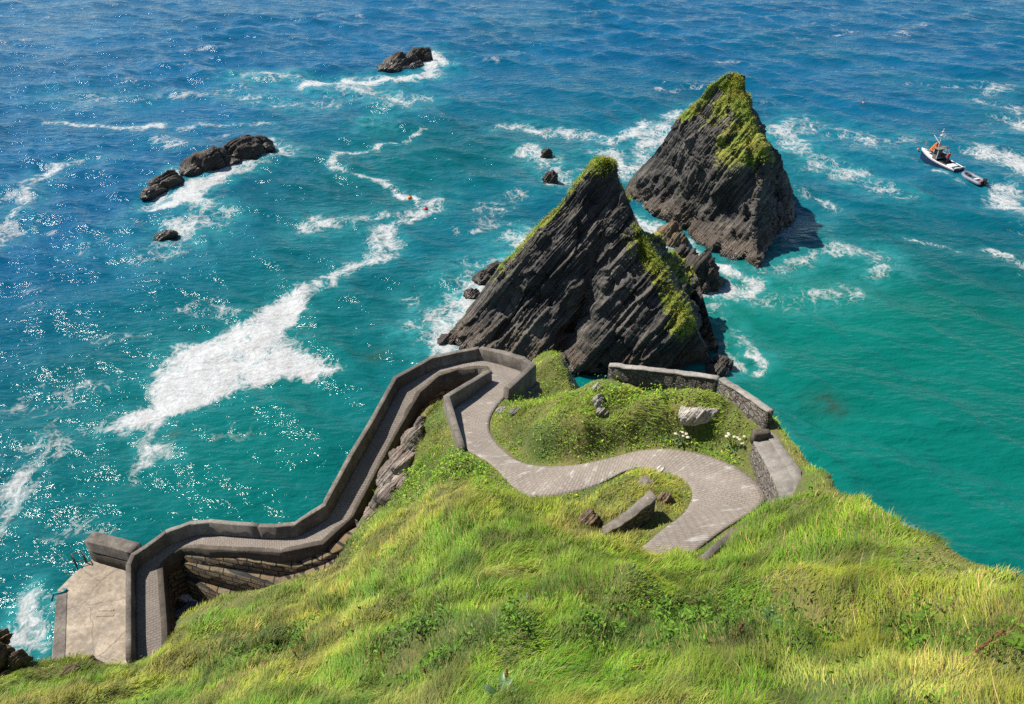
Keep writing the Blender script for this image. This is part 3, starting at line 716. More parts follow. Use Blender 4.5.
# ------------------------------------------------------------------ rocks and stacks
def saw(v):
    f = v - np.floor(v); return np.where(f < .78, f / .78, (1 - f) / .22)
def ledges(b, seed, k=1.0):
    w = fbm(b * np.array([.07, .16, .4]) * k, 3, seed)
    a1 = saw(b[:, 2] * .62 * k + .55 * w) - .5; h1 = .6 + .6 * vnoise(b * np.array([.09, .22, .62]) * k, seed + 31)
    a2 = saw(b[:, 2] * 1.7 * k + .8 * w + 3.1) - .5; h2 = .5 + .7 * vnoise(b * np.array([.12, .3, 1.2]) * k, seed + 33)
    a3 = saw(b[:, 2] * 4.3 * k + 1.2 * w) - .5
    return .85 * a1 * h1 + .5 * a2 * h2 + .2 * a3
def strata_displace(V, Nrm, amp, fine=1.0, seed=0):
    b = V @ BEDM.T
    g = fbm(V * .22, 3, seed + 3); f = fbm(V * 1.7, 4, seed + 5, .6)
    joint = 1 - np.abs(fbm(b * np.array([.35, .35, .12]), 3, seed + 11)); big = fbm(V * .11, 2, seed + 40)
    return V + Nrm * (amp * (.75 * ledges(b, seed) + .9 * g + 1.0 * big + .95 * np.round(1.8 * fbm(b * np.array([.13, .2, .33]), 3, seed + 50)) / 1.8 + .12 * fine * f - .15 * sstep(.86, .99, joint)))[:, None]
def vnormals(V, nr, nc, wrap=True):
    G = V.reshape(nr, nc, 3)
    du = np.roll(G, -1, 1) - np.roll(G, 1, 1)
    if not wrap: du[:, 0] = G[:, 1] - G[:, 0]; du[:, -1] = G[:, -1] - G[:, -2]
    dv = np.empty_like(G); dv[1:-1] = G[2:] - G[:-2]; dv[0] = G[1] - G[0]; dv[-1] = G[-1] - G[-2]
    n = np.cross(dv, du); n /= np.linalg.norm(n, axis=-1, keepdims=True) + 1e-9
    c = G.mean((0, 1)); c[2] -= 1
    return n.reshape(-1, 3)
def resample(pts, n):
    p = np.array(pts); d = np.concatenate([[0], np.cumsum(np.linalg.norm(np.diff(p, axis=0), axis=1))]); d /= d[-1]
    s = np.linspace(0, 1, n); return np.stack([np.interp(s, d, p[:, k]) for k in range(3)], -1)
def loft_stack(name, spines, nr, seg, mat, amp, veg_fn, seed, ridges=()):
    S = np.array([resample(s, nr) for s in spines]); m = len(S); ring = []
    for k in range(m):
        a, b = S[k], S[(k + 1) % m]
        for j in range(seg):
            t = j / seg; ring.append(a * (1 - t) + b * t)
    V = np.stack(ring, 1); nc = V.shape[1]
    base = V[-1].copy(); base[:, 2] -= 3.5; cen = base.mean(0); base[:, :2] += (base[:, :2] - cen[:2]) * .06
    V = np.concatenate([V, base[None]], 0); nr += 1
    V = V.reshape(-1, 3); N = vnormals(V, nr, nc)
    cx = V.mean(0); 
    if (N * (V - cx)).sum() < 0: N = -N
    tt = np.repeat(np.linspace(0, 1, nr), nc); fade = np.clip(tt * 3.2 + .12, 0, 1); thv = np.tile(np.arange(nc) / seg, nr)
    for r_ in ridges:
        dr = np.abs(thv - r_); dr = np.minimum(dr, m - dr); fade = fade * (1 - .72 * np.exp(-(dr / .28) ** 2))
    W_ = strata_displace(V, N, amp, 1.0, seed); V2 = V + (W_ - V) * fade[:, None]
    N2 = vnormals(V2, nr, nc)
    if (N2 * (V - cx)).sum() < 0: N2 = -N2
    veg = veg_fn(V2, N2, tt, np.tile(np.arange(nc) / seg, nr))
    # clumpy plant cover swells where it grows
    cl = np.clip(veg - .35, 0, .6) * (.5 + fbm(V2 * 1.3, 3, seed + 20)) 
    V2 = V2 + N2 * (cl * .4)[:, None]
    f = grid_faces(nr, nc, True)
    o = mesh_np(name, V2, f, mat, attrs={'veg': np.clip(veg, 0, 1)})
    bm = bmesh.new(); bm.from_mesh(o.data); bmesh.ops.recalc_face_normals(bm, faces=bm.faces); bm.to_mesh(o.data); bm.free()
    return o, V2, N2, veg
A1 = PY(605, 159, 71)
sp1 = [
 [A1, PY(595, 162, 70.9), PY(580, 180, 70.8), PY(558, 205, 70.4), PY(538, 225, 69.9), PY(520, 248, 69.3), PY(500, 266, 68.6), PY(482, 291, 68), PY(462, 318, 67.2), P(443, 338, 0)],
 [A1, PY(594, 180, 70.0), PY(575, 215, 68.8), PY(552, 252, 67.4), PY(512, 305, 65.2), P(478, 354, 0)],
 [A1, PY(600, 190, 69.8), PY(590, 235, 67.9), PY(578, 270, 66.2), PY(556, 318, 63.9), P(530, 366, 0)],
 [A1, PY(606, 195, 69.5), PY(602, 240, 67.7), PY(590, 285, 67.0), PY(571, 330, 65.3), P(551, 368, 0)],
 [A1, PY(610, 195, 69.5), PY(613, 240, 67.2), PY(606, 285, 64.9), PY(590, 330, 62.7), P(580, 374, 0)],
 [A1, PY(615, 195, 69.5), PY(634, 262, 65.9), PY(648, 325, 62.6), P(655, 379, 0)],
 [A1, PY(615, 164, 70.7), PY(620, 184, 70), PY(634, 212, 68.9), PY(644, 236, 67.5), PY(662, 268, 65.6), PY(672, 290, 64.5), PY(692, 320, 63), PY(703, 342, 62.3), P(719, 368, 0)],
 [A1 + (1, 1, -.5), A1 + (3.2, 3, -9), A1 + (10, 1, -12), P(722, 350, 0)],
 [A1 + (.5, 1.3, -.5), A1 + (2, 5, -8), P(650, 318, 0)],
 [A1 + (-.5, 1.3, -.6), A1 + (-5, 3.5, -11.2), P(520, 312, 0)]]
def veg1(V, N, t, th):
    ridgeL = np.exp(-(np.minimum(np.abs(th - 0), np.abs(th - 10)) / .42) ** 2) * sstep(.93, .55, t)
    ridgeR = np.exp(-((th - 5.75) / .55) ** 2) * sstep(.95, .75, t) * sstep(.18, .4, t) * 1.1
    top = sstep(.2, .05, t) * .9
    back = ((th > 6.3) & (th < 9.9)) * sstep(.9, .6, t) * .7
    mid = np.exp(-((th - 4.9) / .35) ** 2) * np.exp(-((t - .42) / .1) ** 2) * .6
    v = np.maximum.reduce([ridgeL * .8, ridgeR * .85, top * .6, back, mid])
    return v * (.55 + .45 * sstep(.2, .8, N[:, 2])) + .22 * fbm(V * .45, 3, 91)
st1, SV1, SN1, SG1 = loft_stack('sea_stack', sp1, 210, 54, M['slate'], .85, veg1, 3, (0, 6))
tag(st1, 'nearer dark slate sea stack with a deep diagonal cleft and thin grass along its ridges', 'sea stack')
A2 = PY(735, 73, 97)
sp2 = [
 [A2, PY(727, 74, 97), PY(712, 84, 97.3), PY(690, 108, 98.2), PY(672, 126, 99.2), PY(655, 150, 100.5), P(620, 193, 0)],
 [A2, PY(712, 112, 95.6), PY(682, 160, 95.4), P(648, 214, 0)],
 [A2, PY(733, 115, 92.9), PY(713, 178, 90.4), P(692, 237, 0)],
 [A2, PY(744, 92, 95.2), PY(752, 118, 92.9), PY(766, 160, 88.8), PY(757, 212, 85.4), P(757, 268, 0)],
 [A2, PY(746, 80, 96.6), PY(748, 100, 96), PY(758, 115, 95.2), PY(777, 160, 95.5), PY(778, 205, 94), P(766, 245, 0)],
 [A2, PY(746, 75, 97.2), PY(747, 97, 97.2), PY(758, 114, 97), PY(766, 136, 97), PY(781, 158, 97), PY(790, 180, 97), P(796, 213, 0)],
 [A2 + (1, 1.2, -.4), A2 + (4, 6, -8), P(770, 170, 0)],
 [A2 + (-.5, 1.3, -.4), A2 + (-4, 7, -8), P(690, 165, 0)]]
def veg2(V, N, t, th):
    r = np.exp(-(np.minimum(np.abs(th - 0), np.abs(th - 8)) / .5) ** 2) * sstep(.55, .3, t)
    f = np.exp(-((th - 2.6) / .95) ** 2) * sstep(.7, .42, t) * 1.1
    e = np.exp(-((th - 1.3) / .75) ** 2) * sstep(.52, .2, t) * .95
    back = ((th > 5.6) & (th < 7.9)) * sstep(.8, .5, t) * .8
    v = np.maximum.reduce([r, f, e, back, sstep(.2, .1, t) * .85]) * np.where((th > 4) & (th < 5.2), .35, 1)
    return v * (.62 + .38 * sstep(.2, .7, N[:, 2])) + .22 * fbm(V * .45, 3, 95)
st2, SV2, SN2, SG2 = loft_stack('sea_stack', sp2, 210, 62, M['slate'], .85, veg2, 13, (0, 5))
tag(st2, 'farther sea stack with bright green turf over its crown and a black shaded right face', 'sea stack')

def rock(name, lumps, mat, label, cat='rock', group=None, seed=0, amp=.42, zbase=None, res=96, parent=None):
    """lumps: list of (center xyz, rx, ry, rz, rot)"""
    Vs = []; Fs = []; off = 0
    for k, (c, rx, ry, rz, rot) in enumerate(lumps):
        nr, nc = res // 2, res
        th = np.linspace(0, 2 * math.pi, nc, endpoint=False); ph = np.linspace(.02, math.pi - .02, nr)
        TH, PH = np.meshgrid(th, ph); u = np.stack([np.sin(PH) * np.cos(TH), np.sin(PH) * np.sin(TH), np.cos(PH)], -1).reshape(-1, 3)
        # faceted: push toward a few random planes
        r = np.ones(len(u)); g = np.random.default_rng(seed * 31 + k)
        for _ in range(9):
            n = g.normal(size=3); n /= np.linalg.norm(n); h = g.uniform(.66, .95); dn = u @ n
            r = np.minimum(r, np.where(dn > .05, h / np.maximum(dn, .05), 9))
        v = u * r[:, None] * np.array([rx, ry, rz]); ca, sa = math.cos(rot), math.sin(rot)
        v = np.stack([v[:, 0] * ca - v[:, 1] * sa, v[:, 0] * sa + v[:, 1] * ca, v[:, 2]], -1) + np.asarray(c)
        nn = u.copy(); sc = max(.4, min(rx, ry, rz) * 2)
        b = v @ BEDM.T
        dsp = .9 * ledges(b, seed + k, 3.6 / sc) + .38 * fbm(v / sc * 1.8, 5, seed + k + 5, .55)
        v = v + nn * (amp * sc * .55 * dsp)[:, None]
        Vs.append(v); Fs.append(grid_faces(nr, nc, True) + off); off += len(v)
    V = np.concatenate(Vs); o = mesh_np(name, V, np.concatenate(Fs), mat, attrs={'veg': np.zeros(len(V))}, parent=parent)
    bm = bmesh.new(); bm.from_mesh(o.data); bmesh.ops.recalc_face_normals(bm, faces=bm.faces); bm.to_mesh(o.data); bm.free()
    if label: tag(o, label, cat, group)
    return o
def lump(px, py, rx, ry, rz, rot=0, z=0):
    c = P(px, py, z); return (c, rx, ry, rz, R(rot))
SR = M['slate_rock']
rock('sea_rock', [lump(402, 66, 4.6, 2.6, 2.3, 20), lump(420, 60, 2.8, 2.4, 3.0, 30), lump(390, 70, 3.2, 2.0, 1.2, 15)], M['slate_rock'], 'brown and black rock awash in white surf, farthest out to sea', seed=60)
rock('sea_rock', [lump(207, 168, 3.6, 2.8, 2.9, 25), lump(222, 162, 3.0, 2.4, 2.4, 25), lump(243, 156, 3.6, 2.2, 2.6, 20), lump(258, 151, 2.6, 1.9, 2.2, 20), lump(192, 172, 2.2, 1.6, 1.6, 40)], SR, 'long jagged black rock rising from the surf left of the two stacks', seed=66)
rock('sea_rock', [lump(168, 184, 2.4, 1.7, 1.6, 35), lump(156, 193, 2.2, 1.2, 1.0, 45)], SR, 'low brownish rock trailing off the lower left end of the long black rock', seed=72)
rock('sea_rock', [lump(166, 236, 1.5, .8, .7, 35)], SR, 'tiny dark rock just breaking the water below the long black rock', seed=74)
rock('sea_rock', [lump(547, 157, .9, .8, 1.7, 20)], SR, 'small upright brown rock in foam beyond the nearer stack, upper of a pair', seed=76)
rock('sea_rock', [lump(551, 181, 1.1, .9, 1.5, -20)], SR, 'small pointed rock in foam beyond the nearer stack, lower of a pair', seed=77)
rock('sea_rock', [lump(697, 284, 2.5, 2.2, 3.6, 20), lump(707, 286, 1.9, 1.6, 2.5, -20), lump(686, 280, 1.6, 1.5, 2.0, 40)], SR, 'rounded dark rock in the channel between the two stacks, largest and nearest', seed=80)
rock('sea_rock', [lump(682, 260, 1.9, 1.6, 1.9, 20), lump(676, 264, 1.3, 1.1, 1.2, 0)], SR, 'craggy middle rock in the channel between the two stacks', seed=83)
rock('sea_rock', [lump(668, 240, 1.8, 1.4, 2.2, 30), lump(677, 244, 1.4, 1.2, 1.5, 0)], M['slate_brown'], 'ochre stained rock at the top of the channel, touching the farther stack', seed=86)
rock('sea_rock', [lump(483, 281, 1.6, 1.3, 1.2, 40), lump(492, 274, 1.6, 1.2, 1.6, 40)], SR, 'low brown rock in surf against the left ridge of the nearer stack, upper one', seed=88)
rock('sea_rock', [lump(472, 295, 1.0, .8, .9, 50)], SR, 'small brown rock in surf against the left ridge of the nearer stack, lower one', seed=89)
rock('sea_rock', [lump(722, 366, 1.1, .9, 1.2, 0), lump(716, 372, 1.1, 1.0, 1.1, 30)], M['slate_rock'], 'rusty brown rock at the right foot of the nearer stack', seed=90)
rock('sea_rock', [lump(447, 341, 1.2, .9, .7, 20)], M['slate_rock'], 'low reddish rock at the left foot of the nearer stack', seed=91)
# rocks on land
def grock(px, py, rx, ry, rz, mat, label, seed, rot=0, sink=.3, cat='rock', name='boulder', extra=()):
    h = hit(px, py); L = [((h[0], h[1], h[2] - sink * rz + rz * .2), rx, ry, rz, R(rot))]
    for (qx, qy, a, b, c) in extra:
        h2 = hit(qx, qy); L.append(((h2[0], h2[1], h2[2] - sink * c), a, b, c, R(rot + 20)))
    return rock(name, L, mat, label, cat, seed=seed, amp=.32)
grock(598, 389, .35, .3, .4, M['pale_rock'], 'small pale boulder highest on the left shoulder of the grassy mound', 100)
grock(599, 404, .4, .35, .75, M['pale_rock'], 'tall pale pointed boulder on the left shoulder of the grassy mound', 101, 30)
grock(602, 413, .35, .3, .4, M['pale_rock'], 'pale boulder just below the tall pointed one on the mound', 102)
grock(702, 411, 1.1, .45, .62, M['pale_rock'], 'broad white rock face bared in the turf below the dry stone wall', 103, 10, .62, name='rock_outcrop', extra=((688, 408, .5, .35, .45),))
grock(502, 411, .42, .3, .3, M['pale_rock'], 'white stone at the path edge beside the hairpin parapet', 104, 30)
grock(517, 411, .5, .25, .25, M['pale_rock'], 'flat white stone lying in the grass under the hairpin footing', 105, 10)
grock(661, 470, .25, .22, .2, M['pale_rock'], 'small pale stone at the path edge of the grassy island', 106)
grock(646, 482, .5, .35, .14, M['concrete'], 'flat grey stone slab lying on top of the grassy island', 107, 10, 0.1)
grock(664, 500, .38, .3, .42, M['slate_brown'], 'yellowish stone standing against the end of the curved wall', 108, 20)
grock(70, 671, .5, .35, .3, M['slate_brown'], 'tan stone lying in the grass above the landing', 109, 20)
grock(589, 524, .5, .5, .8, M['slate_brown'], 'dark earthy rock in the hollow at the left end of the curved wall', 110)
# outcrop between the ramp and the grass slope
ol = []
for (px, py, a, b, c) in ((374, 512, .7, .6, .6), (384, 495, 1.0, .8, .9), (396, 474, 1.25, 1.0, 1.1), (407, 455, 1.2, 1.0, 1.1), (416, 438, 1.0, .8, .9), (423, 424, .7, .6, .6), (404, 482, .9, .7, .7), (392, 494, .8, .7, .8)):
    h = hit(px, py); ol.append(((h[0], h[1], h[2] - .22), a, b, c, R(50)))
rock('rock_outcrop', ol, M['outcrop'], 'craggy lichen blotched rock face between the lower ramp and the grass slope', 'rock', seed=120, amp=.42)
# rocks at the lower left corner
g = P(14, 655, 9.0)
rock('boulder', [(P(-6, 655, 9.6), .8, .8, 1.2, .3), (P(-2, 640, 9.8), .55, .5, .6, .3)], M['slate_brown'], 'dark mossy boulder cut by the lower left edge of the view', 'rock', seed=130)
rock('boulder', [(P(19, 661, 9.2), .5, .45, .62, .5)], M['slate_brown'], 'tan squarish boulder leaning on the dark one at the lower left corner', 'rock', seed=133)
# things in the pit under the ramp
pf = P(215, 605, 1.2)
pit = slab_mesh('pit_floor', [P(150, 575, 1.0), P(190, 560, 1.0), P(300, 600, 1.0), P(240, 660, 1.0), P(165, 660, 1.0)], -2, M['concrete_dark'])
tag(pit, kind='structure')
rock('net_heap', [(P(208, 598, 1.4), .5, .42, .5, 0), (P(203, 603, 1.3), .42, .4, .35, 0)], M['teal'], 'heap of teal fishing net in the shaded pit under the ramp', 'fishing net', seed=140, amp=.4)
for i, (px, py) in enumerate([(196, 600), (190, 607), (200, 611), (185, 598), (182, 613)]):
    bm = bmesh.new(); c = Vector(P(px, py, 1.22)); bm_box(bm, c, (.75, .5, .34), Matrix.Rotation(i * .9, 3, 'Z'), .03)
    for k in range(3): bm_box(bm, c + Vector((0, 0, .19)), (.74 - .2 * k, .06, .05), Matrix.Rotation(i * .9 + k, 3, 'Z'), .01)
    o = bm_obj('fish_box', bm, [M['white'], M['rubber'], M['deck']][i % 3])
    tag(o, ['white fish box beside the teal net heap in the pit', 'grey fish box in the shade below the white one in the pit', 'dull brown fish box nearest the grass in the pit', 'white fish box deepest under the ramp corner in the pit', 'grey fish box against the ramp wall in the pit'][i], 'box', 'fish boxes in the pit')

# ------------------------------------------------------------------ sea
def build_sea():
    ys = [16.0]
    while ys[-1] < 260: ys.append(ys[-1] + max(.26, ys[-1] * .0036))
    while ys[-1] < 9000: ys.append(ys[-1] * 1.08)
    ys = np.array(ys); ys = np.concatenate([[-300, -60, 0], ys])
    xs = np.arange(-120, 120.1, .36); e = [120.4]
    while e[-1] < 9000: e.append(e[-1] + max(.5, (e[-1] - 119) * .06))
    xs = np.concatenate([-np.array(e)[::-1], xs, e])
    XX, YY = np.meshgrid(xs, ys); x = XX.ravel(); y = YY.ravel()
    dyv = np.gradient(ys); dy = np.repeat(dyv, len(xs)); dx = np.tile(np.gradient(xs), len(ys)); dl = np.maximum(dx, dy)
    z = np.zeros_like(x); g = np.random.default_rng(5)
    for k in range(46):
        lam = 1.1 * (16 ** (k / 45.0)); th = R(248) + g.normal(0, .55); a = .0145 * lam ** .85 * g.uniform(.5, 1.2)
        ph = g.uniform(0, 6.28); kx, ky = math.cos(th) * 2 * math.pi / lam, math.sin(th) * 2 * math.pi / lam
        s = np.sin(kx * x + ky * y + ph); z += a * (1 - 2 * np.abs(np.sin((kx * x + ky * y + ph) / 2)) ** 1 * .9 + .2 * s) * sstep(2.2, 4.5, lam / dl)
    z -= z[(np.abs(x) < 100) & (y > 30) & (y < 200)].mean()
    z *= .8 + .4 * n2(x, y, 22, 2, 71)
    # foam
    fo = np.zeros_like(x); aer = np.zeros_like(x)
    core = (np.abs(x) < 200) & (y > 18) & (y < 330); ci = np.where(core)[0]; cx, cy = x[ci], y[ci]
    wx = cx + 2.0 * n2(cx, cy, 7, 4, 81); wy = cy + 2.0 * n2(cx, cy, 7, 4, 82)
    F_ = np.zeros(len(ci)); A_ = np.zeros(len(ci))
    def seg_d(pts):
        best = np.full(len(ci), 1e9)
        for a, b in zip(pts, pts[1:]):
            ab = b - a; l2 = ab @ ab + 1e-9; t = np.clip(((wx - a[0]) * ab[0] + (wy - a[1]) * ab[1]) / l2, 0, 1)
            best = np.minimum(best, np.hypot(wx - a[0] - t * ab[0], wy - a[1] - t * ab[1]))
        return best
    def stroke(px, rad, val, aer=.5):
        nonlocal F_, A_
        pts = [P(a, b, 0)[:2] for a, b in px]
        if len(pts) == 1: pts = pts * 2
        d = seg_d(pts); f = 1 - sstep(.0, 1.15, d / rad)
        F_ = np.maximum(F_, (val * .95) * f); A_ = np.maximum(A_, aer * (1 - sstep(.2, 1.0, d / (rad * 1.9))))
    # the dense raft
    raft = np.array([P(*q, 0) for q in [(332, 280), (322, 300), (305, 318), (285, 335), (320, 352), (335, 365), (315, 378), (285, 372), (250, 385), (205, 398), (165, 412), (150, 430), (178, 440), (150, 455), (128, 468), (136, 450), (148, 432), (140, 420), (118, 432), (88, 428), (110, 410), (140, 400), (150, 378), (185, 352), (215, 335), (240, 318), (275, 300), (305, 286)]])
    s, _ = poly_sd(wx * .75 + cx * .25, wy * .75 + cy * .25, raft[:, :2])
    F_ = np.maximum(F_, 1.02 * (1 - sstep(-1.9, 1.5, s))); A_ = np.maximum(A_, .35 * (1 - sstep(0, 3, s)))
    stroke([(90, 425), (45, 410), (20, 395)], 3.2, .36, .1); stroke([(130, 405), (60, 385)], 3.5, .30, .1)
    stroke([(333, 283), (352, 268), (376, 255), (398, 238), (412, 222)], 2.0, .72, .5)
    stroke([(325, 225), (370, 222), (412, 215), (425, 205)], 4.2, .55, .5); stroke([(412, 200), (385, 188), (345, 175), (335, 162), (342, 152), (380, 146), (425, 128)], 1.5, .62, .4)
    stroke([(385, 238), (365, 255)], 3.0, .55, .5)
    # around the far rock
    stroke([(440, 62), (430, 75), (400, 82), (350, 80), (310, 86)], 4.5, .85, .9); stroke([(436, 52), (446, 66)], 4.0, .85, .8)
    stroke([(395, 98), (350, 90), (300, 80), (240, 78)], 5.0, .5, .9); stroke([(420, 95), (385, 110), (370, 125)], 3.5, .45, .7); stroke([(235, 95), (290, 104), (340, 98)], 5, .4, .6)
    stroke([(55, 118), (90, 124), (125, 126), (150, 128)], 2.2, .62, .3); stroke([(175, 130), (215, 128), (270, 126)], 2.0, .5, .3); stroke([(150, 140), (180, 146)], 2.5, .5, .3)
    stroke([(60, 95), (150, 100), (240, 90)], 6, .3, .3)
    # around the long rock
    stroke([(270, 150), (245, 170), (215, 178), (185, 185), (170, 205)], 2.8, .85, .9); stroke([(185, 170), (150, 190), (140, 205)], 2.4, .7, .7)
    stroke([(150, 205), (180, 205), (200, 210)], 2.8, .8, .9); stroke([(170, 225), (195, 235), (215, 215)], 4.0, .5, .7); stroke([(150, 250), (180, 240)], 4.0, .4, .4)
    stroke([(275, 140), (290, 150)], 3, .5, .5)
    # left margin
    stroke([(-20, 245), (10, 230), (25, 195), (60, 170), (90, 160)], 3.4, .64, .4); stroke([(-10, 200), (20, 190), (40, 180)], 3.5, .5, .3); stroke([(85, 250), (130, 225)], 3, .35, .3)
    stroke([(-20, 540), (10, 510), (25, 470), (50, 440)], 3.0, .46, .3); stroke([(20, 640), (50, 650), (52, 600)], 1.6, .62, .8); stroke([(30, 660), (45, 610)], 2.0, .5, .9)
    # stacks
    stroke([(440, 345), (450, 310), (475, 285), (500, 265), (520, 240)], 4.0, .72, .9); stroke([(425, 335), (430, 300), (470, 260)], 3.0, .45, .5)
    stroke([(425, 370), (450, 348), (470, 352)], 1.8, .6, .8)
    stroke([(535, 150), (550, 165), (560, 180), (575, 175)], 3.6, .68, .7); stroke([(510, 130), (560, 130), (610, 142), (640, 130), (690, 105)], 3.0, .56, .5); stroke([(600, 150), (622, 175), (640, 160), (660, 128)], 4.0, .66, .7)
    stroke([(520, 190), (480, 210), (490, 225)], 2.6, .38, .2); stroke([(470, 226), (520, 226)], 1.8, .45, .2)
    stroke([(645, 222), (660, 235), (672, 250), (668, 272), (680, 290)], 2.4, .85, .95); stroke([(690, 245), (720, 268), (755, 275)], 2.4, .75, .95); stroke([(700, 295), (730, 290), (750, 275)], 2.4, .6, .9)
    stroke([(760, 270), (790, 262), (830, 250), (865, 255), (885, 275)], 2.6, .5, .7); stroke([(750, 290), (800, 292), (850, 290)], 3.2, .36, .5); stroke([(780, 240), (800, 225)], 2.4, .4, .3)
    stroke([(790, 125), (800, 150), (820, 165), (850, 175)], 5.0, .6, .8); stroke([(775, 130), (830, 130), (880, 150), (910, 140)], 6.0, .4, .5); stroke([(800, 170), (850, 180), (890, 190)], 3.5, .42, .5)
    stroke([(800, 200), (820, 212)], 2.2, .5, .4)
    stroke([(735, 345), (748, 352), (742, 365)], 1.5, .6, .6); stroke([(715, 310), (735, 330), (745, 345)], 2.2, .4, .6); stroke([(690, 310), (720, 370)], 1.6, .4, .6)
    # right margin
    stroke([(985, 150), (1010, 160), (1040, 172)], 6.5, .66, .4); stroke([(1005, 190), (1020, 205), (1045, 215)], 4.5, .7, .4); stroke([(1000, 120), (1040, 130)], 5, .5, .3); stroke([(1010, 88), (980, 100), (1020, 112)], 5, .4, .3)
    stroke([(910, 238), (925, 244), (935, 250)], 1.6, .56, .2); stroke([(970, 252), (995, 260), (1024, 270)], 2.0, .6, .2); stroke([(890, 80), (930, 85), (1000, 85)], 5, .3, .2)
    stroke([(935, 172), (948, 178)], 1.2, .5, .4); stroke([(985, 185), (1000, 192)], 1.5, .5, .3)
    stroke([(800, 440), (790, 420)], 1.6, .3, .2); stroke([(850, 500), (900, 520)], 2, .28, .1)
    # streaky whitecaps
    wc = n2(cx * .6 + cy * .35, cy * 1.1 - cx * .3, 5.0, 4, 85); zone = sstep(.05, .8, n2(cx, cy, 40, 2, 86) + .35 * (cx < 0) + .3 * (cy > 90))
    F_ = np.maximum(F_, .28 * sstep(.35, .9, wc) * zone)
    fo[ci] = F_; aer[ci] = A_
    # depth colour: paler and greener over the near shelf
    def blob(px, py, r): c = P(px, py, 0); return np.exp(-(((x - c[0]) ** 2 + (y - c[1]) ** 2) / r ** 2))
    sh = .30 * sstep(190, 80, y) + .25 * sstep(95, 50, y) + .45 * blob(900, 440, 26) + .45 * blob(760, 330, 20) + .25 * blob(960, 300, 30) + .18 * blob(330, 250, 28) + .18 * blob(250, 480, 16) + .15 * blob(430, 150, 22)
    sh += .10 * n2(x, y, 30, 3, 75) - .3 * sstep(-20, -70, x) 
    murk = np.maximum(blob(826, 404, 1.7), .7 * blob(374, 354, 1.3)); murk = np.maximum(murk, .8 * blob(173, 436, .8))
    o = mesh_np('sea', np.stack([x, y, z], -1), grid_faces(len(ys), len(xs)), M['sea'], attrs={'foam': fo, 'aer': aer, 'shallow': np.clip(sh, 0, 1), 'murk': murk})
    tag(o, kind='structure')
build_sea()

# ------------------------------------------------------------------ grass
def blades(name, x, y, z, L, wdt, lean, az, cols, mat, curve=.5, parent=None, nrm=None):
    n = len(x); base = np.stack([x, y, z], -1)
    d = np.stack([np.cos(az), np.sin(az), np.zeros(n)], -1); s = np.stack([-np.sin(az), np.cos(az), np.zeros(n)], -1)
    tw = rng.uniform(0, math.pi, n); side = s * np.cos(tw)[:, None] + d * np.sin(tw)[:, None]
    up = np.tile(np.array([0, 0, 1.0]), (n, 1))
    if nrm is not None:
        up = nrm * .7 + up * .3; up /= np.linalg.norm(up, axis=1, keepdims=True)
        d = d - up * (d * up).sum(1, keepdims=True); d /= np.linalg.norm(d, axis=1, keepdims=True); s = np.cross(up, d)
        side = s * np.cos(tw)[:, None] + d * np.sin(tw)[:, None]
    mid = base + (up * np.cos(lean)[:, None] + d * np.sin(lean)[:, None]) * (L * .55)[:, None]
    l2 = np.minimum(lean + curve * 1.2, 1.9)
    tip = mid + (up * np.cos(l2)[:, None] + d * np.sin(l2)[:, None]) * (L * .5)[:, None]
    w = wdt[:, None]
    V = np.stack([base - side * w, base + side * w, mid + side * w * .75, mid - side * w * .75, tip], 1).reshape(-1, 3)
    o = np.arange(n)[:, None] * 5
    f4 = o + np.array([0, 1, 2, 3]); f3 = o + np.array([3, 2, 4])
    C = np.repeat(cols, 5, 0)
    return mesh_np(name, V, [f4, f3], mat, smooth=False, colors={'col': C}, parent=parent)
kw = kdtree.KDTree(len(WALLPTS))
for i, v in enumerate(WALLPTS): kw.insert((v[0], v[1], 0), i)
kw.balance()
def project(x, y, z):
    dz = z - CAMZ; dep = y * CP - dz * SP; up = y * SP + dz * CP
    return 512 + F * x / dep, 352 - F * up / dep, dep
# plan-view cover masks, traced as regions on the ground
def region(pts):
    return np.array([hit(a, b)[:2] for a, b in pts])
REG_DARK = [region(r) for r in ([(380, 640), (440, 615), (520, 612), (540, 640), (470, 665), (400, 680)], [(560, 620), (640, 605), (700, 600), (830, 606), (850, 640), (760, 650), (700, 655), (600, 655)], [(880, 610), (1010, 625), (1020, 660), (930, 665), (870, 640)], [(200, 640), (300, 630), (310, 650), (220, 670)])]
REG_LUSH = [region(r) for r in ([(620, 425), (690, 425), (740, 450), (760, 478), (740, 462), (700, 450), (640, 447), (600, 456), (560, 462), (540, 460)], [(600, 385), (700, 400), (640, 400), (610, 400)], [(495, 410), (520, 440), (560, 462), (520, 460), (492, 432)], [(430, 455), (480, 458), (500, 480), (440, 480), (400, 510), (390, 530), (400, 480)])]
REG_BARE = [region([(760, 690), (800, 683), (880, 683), (900, 700), (860, 712), (770, 712)])]
def inreg(x, y, regs, soft=.4):
    out = np.zeros(len(x))
    for r in regs:
        s, _ = poly_sd(x, y, r); out = np.maximum(out, 1 - sstep(-soft, soft, s))
    return out
_k = slice(0, len(DL) - KD, 3)
PATHPOLY = np.concatenate([DL[_k], DR[_k][::-1]])
